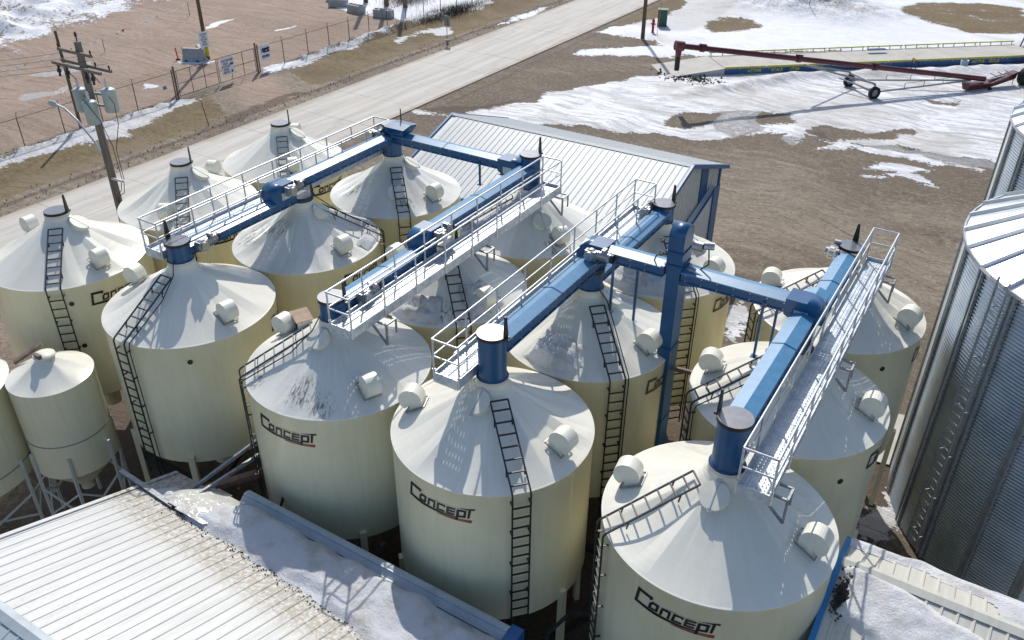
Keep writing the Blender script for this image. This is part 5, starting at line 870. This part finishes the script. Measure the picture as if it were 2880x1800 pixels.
# concrete barrier and delineators
def barrier(x, y, rz, label):
    r = empty('concrete_barrier', (x, y, 0), rz); tag(r, label, 'barrier')
    mb = MB(); mb.prism([(-.42, 0), (.42, 0), (.40, .12), (.22, .40), (.15, 1.05), (-.15, 1.05), (-.22, .40), (-.40, .12)], 'x', -.85, .85); mb.build('body', M['concrete'], r)
    for xx in (-.5, .5): mb = MB(); mb.box(xx - .12, xx + .12, -.435, -.40, .0, .14); mb.build('lifting_slot', M['black'], r)
barrier(-36.6, 34.75, rad(25), 'short grey concrete barrier with slots in front of the brown pole')
barrier(-36.5, 35.5, rad(150), 'concrete barrier set at an angle behind the front one')
for x, y in ((-38.0, 34.25), (-37.7, 34.75), (-37.3, 35.9)):
    mb = MB(); mb.tube((0, 0, 0), (-.06, -.05, 1.0), .055, 10); d = empty('delineator', (x, y, 0)); mb.build('post', M['orange'], d); mb = MB(); mb.lathe([(.2, 0), (.2, .05), (.06, .08)], 12); mb.build('base', M['rubber'], d)
    tag(d, {-38.0: 'leftmost orange delineator post by the concrete barrier', -37.7: 'middle orange delineator post, next to the barrier', -37.3: 'orange delineator mostly hidden behind the barrier'}[x], 'delineator', 'orange delineators')
for i, (x, y, a, lb) in enumerate(((-40.4, 57.4, 25, 'leftmost concrete block at the top edge'), (-37.0, 56.3, -8, 'middle concrete block before the dark poles'), (-33.3, 56.2, 12, 'rightmost concrete block with snow beside the fence'), (-42.6, 59.5, 25, 'concrete block cut by the top edge'))):
    b = empty('concrete_block', (x, y, 0), rad(a)); tag(b, lb, 'concrete block', 'large concrete blocks by the poles'); mb = MB(); mb.box(-1.0, 1.0, -.4, .4, 0, .75); mb.build('body', M['concrete'], b)
    for xx in (-.75, -.25, .25, .75): mb = MB(); mb.prism([(xx - .13, -.13), (xx + .13, -.13), (xx + .13, .13), (xx - .13, .13)], 'z', .75, .85); mb.build('stud', M['concrete'], b)
# flag rope
FL = [(-42.2, 18.55), (-43.08, 22.37), (-42.99, 23.13), (-43.23, 23.92), (-43.45, 25.48), (-44.3, 26.95), (-44.18, 28.08), (-44.58, 28.89), (-44.78, 30.29), (-44.89, 31.46), (-45.27, 32.37), (-45.77, 34.25), (-46.47, 35.39), (-46.39, 36.08), (-47.31, 38.54), (-48.32, 40.63), (-48.34, 42.05), (-49.51, 44.39), (-50.31, 46.03)]
fr_ = empty('flag_rope', (FL[0][0], FL[0][1], 1.2)); tag(fr_, 'rope with small white, yellow and red warning flags across the dirt lot', 'flag rope')
mb = MB(); mb.path([(x - FL[0][0], y - FL[0][1], 0) for x, y in FL], .012, 5); mb.build('rope', M['sign'], fr_)
for i, (x, y) in enumerate(FL[1:]):
    mb = MB(); s = .22 if i == 11 else .14; mb.add([(0, -s, 0), (0, s, 0), (.03, .02, -s * 1.3)], [(0, 1, 2)]); mb.build('flag', M['orange' if i == 11 else ('yellow' if i % 4 == 2 else 'sign')], fr_, loc=(x - FL[0][0], y - FL[0][1], 0))
for i, (x, y) in enumerate(((-42.2, 18.5), (-45.3, 32.4), (-50.3, 46.0))): mb = MB(); mb.tube((0, 0, 0), (0, 0, 1.25), .03, 6); tag(mb.build('rope_stake', M['scrap'], None, loc=(x, y, 0)), ('near', 'middle', 'far')[i] + ' thin stake holding the flagged rope in the dirt lot', 'stake')
# road sign, marker post
rs = empty('road_sign', (-21.8, 51.2, 0)); tag(rs, 'narrow road sign seen from behind on the verge', 'sign'); mb = MB(); mb.tube((0, 0, 0), (0, 0, 2.5), .035, 8); mb.tube((0, 0, 0), (0, 0, .35), .12, 8); mb.build('post', M['galv_dk'], rs)
mb = MB(); mb.box(-.30, .30, .04, .06, 1.55, 2.45); mb.build('panel', M['galv_dk'], rs)
ms = empty('marker_post', (-22.95, 24.26, 0)); tag(ms, 'thin leaning marker post with a little cap on the grass verge', 'post'); mb = MB(); mb.tube((0, 0, 0), (-.1, -.2, 1.8), .03, 8); mb.build('post', M['scrap'], ms); mb = MB(); mb.box(-.2, 0, -.24, -.14, 1.7, 1.85); mb.build('cap', M['porcelain'], ms)
mk = empty('snow_marker', (2.9, 80.7, 0)); tag(mk, 'black thin marker stick standing in the snow pile', 'marker'); mb = MB(); mb.tube((0, 0, 0), (.1, .1, 3.2), .035, 6); mb.build('stick', M['black'], mk)
# hydrant, stick, cabinet
hy = empty('fire_hydrant', (-7.65, 65.3, 0)); tag(hy, 'dark red fire hydrant beside the bare pole at the top right', 'hydrant')
mb = MB(); mb.lathe([(.18, 0), (.18, .06), (.12, .08), (.12, 1.0), (.15, 1.02), (.15, 1.1), (.11, 1.25), (.03, 1.34), (.03, 1.42), (.001, 1.43)], 20); mb.build('body', M['hydrant'], hy)
mb = MB(); mb.tube((-.26, 0, .85), (.26, 0, .85), .065, 10); mb.tube((0, -.24, .8), (0, 0, .8), .08, 10); mb.build('nozzle', M['hydrant'], hy)
mb = MB(); mb.tube((0, 0, 0), (.12, .1, 3.0), .022, 6); tag(mb.build('hydrant_marker', M['orange'], None, loc=(-6.85, 64.5, 0)), 'thin orange hydrant marker rod', 'marker')
gb = empty('utility_cabinet', (-8.0, 68.35, 0), rad(20)); tag(gb, 'dark green utility cabinet standing in the snow', 'cabinet'); mb = MB(); mb.box(-.45, .45, -.4, .4, 0, 1.55); mb.build('body', M['green'], gb); mb = MB(); mb.box(-.5, .5, -.45, .45, 1.55, 1.64); mb.build('roof', M['green'], gb); mb = MB(); mb.box(-.38, .38, -.42, -.4, .15, 1.45); mb.build('door', M['green'], gb)
# ---------------------------------------------------------------- weigh scale
n0, n1, f1, f0 = Vector((3.07, 55.39, 0)), Vector((24.9, 74.4, 0)), Vector((24.2, 78.2, 0)), Vector((.43, 58.11, 0))
dx = (n1 - n0).normalized(); dy = Vector((-dx.y, dx.x, 0)); wd = 3.75; Ls = (n1 - n0).length
sc = empty('weigh_scale', (n0.x, n0.y, 0), math.atan2(dx.y, dx.x)); tag(sc, 'long truck weigh scale with concrete deck, yellow rails and blue sides', 'weigh scale')
k = 5
for i in range(k):
    mb = MB(); a, b = Ls * i / k, Ls * (i + 1) / k; mb.box(a + .01, b - .01, 0, wd, .5, .6); mb.build('deck_slab', M['deck_conc'], sc)
    mb = MB(); mb.box(a + .03, b - .03, -.02, .1, .08, .5); mb.box(a + .03, b - .03, wd - .1, wd + .02, .08, .5); s_ = mb.build('side_beam', M['scale_blue'], sc)
for yy in (-.06, wd + .06):
    q = int(Ls / 3.35)
    for i in range(q):
        a, b = Ls * i / q + .06, Ls * (i + 1) / q - .06; far = yy > 0; z = .86 if far else .66; mb = MB(); mb.bar((a, yy, z), (b, yy, z), .09, .09); rl = mb.build('guard_rail', M['yellow'], sc)
        for t in (.05, .35, .65, .95): mb = MB(); x = a + (b - a) * t; mb.bar((x, yy, .45), (x, yy, z), .06, .06); mb.build('rail_post', M['yellow'], rl)
ramp_ = MB(); ramp_.add([(-5.0, -.1, .02), (-.02, -.1, .58), (-.02, wd + .1, .58), (-5.0, wd + .1, .02), (-5.0, -.1, -.2), (-.02, -.1, -.2), (-.02, wd + .1, -.2), (-5, wd + .1, -.2)], [(0, 1, 2, 3), (0, 4, 5, 1), (3, 2, 6, 7), (1, 5, 6, 2), (0, 3, 7, 4)]); ramp_.build('approach_ramp', M['deck_conc'], sc)
Ms = basis((0, -.035, .29), (1, 0, 0), (0, 0, 1))
for body, x in (('ACTIVE', 2.6), ('SCALE', 4.6), ('.COM', 6.1), ('ACTIVE', 22.9), ('SCALE', 24.4)): flat_text('lettering', body, .36, M['yellow'], sc, Ms @ Matrix.Translation((x, 0, 0)), bold=.012)
ra = MB(); ra.box(0, 1.7, 0, .4, .85, .9)
for i in range(7): ra.box(.1 + i * .23, .18 + i * .23, 0, .45, .905, .93)
o = ra.build('slatted_step', M['scale_blue'], None, loc=(12.0, 66.6, .0), rz=rad(40)); tag(o, 'small blue slatted step beside the scale behind the auger tube', 'step')
sg = empty('scale_sign', (22.9, 79.0, 0)); tag(sg, 'grey box on a leaning red post at the far end of the scale', 'sign'); mb = MB(); mb.tube((0, 0, 0), (.3, .2, 1.9), .06, 8); mb.build('post', M['red'], sg); mb = MB(); mb.box(.0, .7, .1, .4, 1.5, 2.0); mb.build('box', M['porcelain'], sg)
mb = MB(); mb.lathe([(.26, 0), (.32, .75), (.29, .76), (.24, .1)], 20); tag(mb.build('pail', M['porcelain'], None, loc=(19.5, 68.3, 0)), 'pale pail standing in the snow by the scale', 'pail')
# ---------------------------------------------------------------- grain auger
au = empty('grain_auger', (14.9, 55.6, 0)); tag(au, 'long dark red grain auger on a wheeled frame parked in the snow', 'auger')
O = Vector((14.9, 55.6, 0)); H0 = Vector((2.55, 45.9, 4.35)) - O; H1 = Vector((21.6, 63.0, .80)) - O; dT = (H1 - H0)
mb = MB(); mb.smooth = True; mb.tube(H0, H1, .20, 16); mb.build('tube', M['red'], au)
for t in (.07, .37, .62): c = H0 + dT * t; mb = MB(); mb.tube(c - dT * .006, c + dT * .006, .27, 14); mb.bar(c + Vector((0, 0, .25)) - dT * .01, c + Vector((0, 0, .25)) + dT * .012, .12, .12); mb.build('joint_clamp', M['red'], au)
mb = MB(); dn = dT.normalized(); mb.tube(H0 - dn * .30, H0 + dn * .35, .34, 18); mb.tube(H0 - Vector((0, 0, .0)), H0 - Vector((0, 0, .75)), .27, 16, .20); mb.build('discharge_head', M['red_light'], au)
mb = MB(); mb.tube(H0 - Vector((0, 0, .72)), H0 - Vector((0, 0, 1.75)), .19, 14); mb.build('spout_sock', M['black'], au)
WL = Vector((14.87, 55.6, 0)) - O; WR = Vector((12.5, 57.8, 0)) - O; apex = H0 + dT * .395 + Vector((0, 0, -.42)); low = H1 + Vector((-.9, -.75, -.05))
def wheel(p, ax, rr_, w, parent, hub='yellow'):
    wh_ = empty('wheel', p, parent=parent); mb = MB(); a = Vector(ax).normalized() * w / 2; prof = [(rr_ * .55, -1), (rr_ * .92, -1), (rr_, -.7), (rr_, .7), (rr_ * .92, 1), (rr_ * .55, 1)]; vs = []; n = 24; z = Vector((0, 0, 1)); t_ = a.cross(z).normalized()
    for i in range(n):
        th = 2 * math.pi * i / n; d = t_ * math.cos(th) + z * math.sin(th)
        for q, s in prof: vs.append(a * s + d * q)
    m = len(prof); mb.add(vs, [(i * m + j, ((i + 1) % n) * m + j, ((i + 1) % n) * m + (j + 1) % m, i * m + (j + 1) % m) for i in range(n) for j in range(m)]); mb.build('tyre', M['rubber'], wh_)
    mb = MB(); mb.tube(-a * .5, a * .5, rr_ * .56, 16); mb.tube(-a * 1.02, a * 1.02, rr_ * .18, 10); mb.build('rim', M['galv_dk'], wh_)
axd = (WL - WR).normalized()
wheel(WL + Vector((0, 0, .48)), axd, .48, .26, au); wheel(WR + Vector((0, 0, .48)), axd, .48, .26, au)
mb = MB(); mb.bar(WL + Vector((0, 0, .5)), WR + Vector((0, 0, .5)), .14, .14); mb.build('axle', M['galv_dk'], au)
mb = MB()
for Wp in (WL, WR):
    mb.bar(Wp + Vector((0, 0, .55)), low, .10, .12); mb.bar(Wp + Vector((0, 0, .55)), Wp + Vector((-.1, .05, 1.15)), .12, .14); mb.bar(apex, Wp + Vector((-.1, .05, 1.15)), .09, .12)
    for t in (.3, .5, .7): p = (Wp + Vector((0, 0, .55))).lerp(low, t); mb.bar(p, p + Vector((0, 0, .38)), .05, .05)
    mb.tube((Wp + Vector((0, 0, .95))).lerp(low + Vector((0, 0, .4)), .3), (Wp + Vector((0, 0, .95))).lerp(low + Vector((0, 0, .4)), .9), .02, 6)
mb.bar(WL + Vector((-.1, .05, 1.1)), WR + Vector((-.1, .05, 1.1)), .1, .1); mb.bar(WL + Vector((0, 0, .6)), apex.lerp(WR, .75) + Vector((0, 0, .3)), .08, .08); mb.build('undercarriage', M['galv_dk'], au)
mb = MB(); c = H0 + dT * .74; mb.bar(c, c + Vector((-.05, .1, .95)), .06, .06); mb.bar(c + Vector((-.05, .1, .95)), c + Vector((.35, .3, .65)), .05, .05); mb.bar(c + Vector((.35, .3, .65)), c + Vector((.28, .25, .15)), .05, .05); mb.build('crank_frame', M['black'], au)
sw = empty('swing_hopper', (20.9, 61.9, 0)); tag(sw, 'low dark red swing hopper at the foot of the long auger', 'hopper')
h0, h1 = Vector((-.4, -.4, .45)), Vector((2.6, 3.6, .75)); dd_ = (h1 - h0).normalized(); sd_ = Vector((dd_.y, -dd_.x, 0)).normalized()
mb = MB(); a, b, c = h0, h0.lerp(h1, .45), h1
def hop(p, w, z0, z1): return [p + sd_ * w + Vector((0, 0, z1 - p.z)), p - sd_ * w + Vector((0, 0, z1 - p.z)), p - sd_ * w * .5 + Vector((0, 0, z0 - p.z)), p + sd_ * w * .5 + Vector((0, 0, z0 - p.z))]
vs = hop(a, .45, .15, .62) + hop(b, .45, .12, .55) + hop(c, .28, .55, 1.15); mb.add(vs, [(3, 2, 1, 0)] + [(i, (i + 1) % 4, 4 + (i + 1) % 4, 4 + i) for i in range(4)] + [(4 + i, 4 + (i + 1) % 4, 8 + (i + 1) % 4, 8 + i) for i in range(4)] + [(8, 9, 10, 11)]); mb.build('trough', M['red'], sw)
mb = MB()
for t in (.55, .7, .85): p = h0.lerp(h1, t); mb.bar(p - sd_ * .4 + Vector((0, 0, .45)), p + sd_ * .4 + Vector((0, 0, .35)), .06, .06)
mb.bar(b + Vector((0, 0, .1)), c + Vector((.4, .4, .3)), .12, .12); mb.bar(c + sd_ * .3, c + sd_ * .3 + Vector((.5, .6, -.2)), .1, .12); mb.bar(c, c + Vector((0, 0, -.7)), .06, .06); mb.build('drive_frame', M['galv_dk'], sw)
mb = MB(); p = h0.lerp(h1, .42) + sd_ * .45; mb.tube((p.x, p.y, .14), (p.x + .08, p.y - .08, .14), .14, 12); mb.build('caster', M['rubber'], sw)
tw = empty('tractor_wheel', (24.3, 65.9, 0)); tag(tw, 'big black tyre cut off by the right picture edge behind the swing hopper', 'wheel'); wheel(Vector((0, 0, .75)), (.76, -.65, 0), .75, .45, tw)
# ---------------------------------------------------------------- clutter under and between the bins
pit = empty('unloading_auger', (8.4, -2.0, 0)); tag(pit, 'dark steel auger and frames in the shade under the front bins', 'auger')
mb = MB(); mb.tube((-6, 1.0, .5), (7.5, .6, .6), .16, 10); mb.bar((-2, -.4, .2), (-1.2, 1.6, 2.4), .08, .08); mb.bar((1.2, -.3, .2), (2.4, 1.3, 2.6), .08, .08); mb.build('tube', M['dark_pit'], pit)
mb = MB(); mb.box(-.8, .8, -.45, .45, .25, 1.1); mb.box(-.85, .85, -.5, .5, 1.1, 1.14); o = mb.build('plywood_box', M['wood_box'], None, loc=(3.45, -.25, .9), rz=rad(12)); tag(o, 'tan plywood box between the small bin and the ladder bin', 'box')
mb = MB(); mb.tube((14.6, 2.9, 1.2), (20.8, 1.2, 2.9), .13, 10); mb.bar((17.5, -1.5, .4), (20.2, 1.6, 2.4), .18, .10); mb.path([(18.9, -1.9, 1.4), (18.9, -1.7, 2.9), (19.2, -1.2, 3.3), (19.6, -.9, 3.2)], .05, 8); tag(mb.build('transfer_auger', M['dark_pit']), 'dark transfer auger and hoses in the gap between the two front logo bins', 'auger')
for i, (x, y, z) in enumerate(((13.3, -2.42, 4.05), (9.9, -2.3, 4.1))):
    mb = MB(); mb.bar((0, -.0, 0), (0, -.35, -.55), .05, .05); mb.bar((0, .1, 0), (0, -.04, .02), .1, .08); tag(mb.build('wall_lever', M['black'], None, loc=(x + 1.2 - (0 if i else 0), y, z)), ('dark lever sticking out low on the middle logo bin', 'dark lever sticking out low on the streaked logo bin')[i], 'lever')
mb = MB(); mb.box(-1.3, 1.3, -1.6, 1.6, 0, .04); 
tag(mb.build('concrete_pad', M['deck_conc'], None, loc=(24.4, 14.3, .05), rz=rad(8)), kind='structure', cat=None)
mb = MB(); mb.prism([(-.9, 0), (.9, 0), (1.2, .9), (-1.2, .9)], 'y', -.9, .9); o = mb.build('dump_hopper', M['dark_pit'], None, loc=(19.5, 8.3, .05), rz=rad(30)); tag(o, 'black dump hopper in the gap right of the blue elevator', 'hopper')
# stones scattered along the fence line and in the thawing edges
def clods(name, label, n, f, s0, s1, seed):
    rr = random.Random(seed); mb = MB()
    for _ in range(n):
        x, y = f(rr); s = rr.uniform(s0, s1); p = [(x + s * rr.uniform(.6, 1) * math.cos(a), y + s * rr.uniform(.6, 1) * math.sin(a), -.02) for a in (0, 1.25, 2.5, 3.8, 5.0)] + [(x + s * rr.uniform(-.3, .3), y + s * rr.uniform(-.3, .3), s * rr.uniform(.4, .9) + .05)]
        mb.add(p, [(i, (i + 1) % 5, 5) for i in range(5)])
    tag(mb.build(name, M['rock']), label, 'clods', kind='stuff')
clods('snow_clods', 'dirty frozen clods ploughed along the fence line', 1500, lambda r: (-29.0 + r.gauss(0, .25), r.choice((r.uniform(-10, 26), r.uniform(44, 62)))), .04, .15, 3)
clods('mud_clods', 'dark mud clods at the edge of the snow by the scale ramp', 260, lambda r: (1.2 + r.gauss(0, 1.3), 52.8 + r.gauss(0, .8)), .06, .25, 5)
clods('verge_clods', 'dark earth clods along the road shoulder', 420, lambda r: (-22.1 + r.gauss(0, .6), r.uniform(5, 75)), .02, .07, 6)
# dry scrub in the fence corner and on the far left bank
def scrub(name, label, n, f, seed):
    rr = random.Random(seed); mb = MB()
    for _ in range(n):
        x, y = f(rr); h = rr.uniform(.2, .7); a = rr.uniform(0, 6.28); mb.tube((x, y, 0), (x + .4 * h * math.cos(a), y + .4 * h * math.sin(a), h), .012, 3, .004, False)
    tag(mb.build(name, M['rock']), label, 'scrub', kind='stuff')
scrub('dry_scrub', 'dark dry scrub and sticks by the fence at the top', 2600, lambda r: (-28.6 + r.gauss(0, .8), 61 + r.gauss(0, 3)), 11)
scrub('dry_weeds', 'dark weeds in the snow before the thick poles', 1200, lambda r: (-35.6 + r.gauss(0, 1.2), 63 + r.gauss(0, 1.6)), 12)
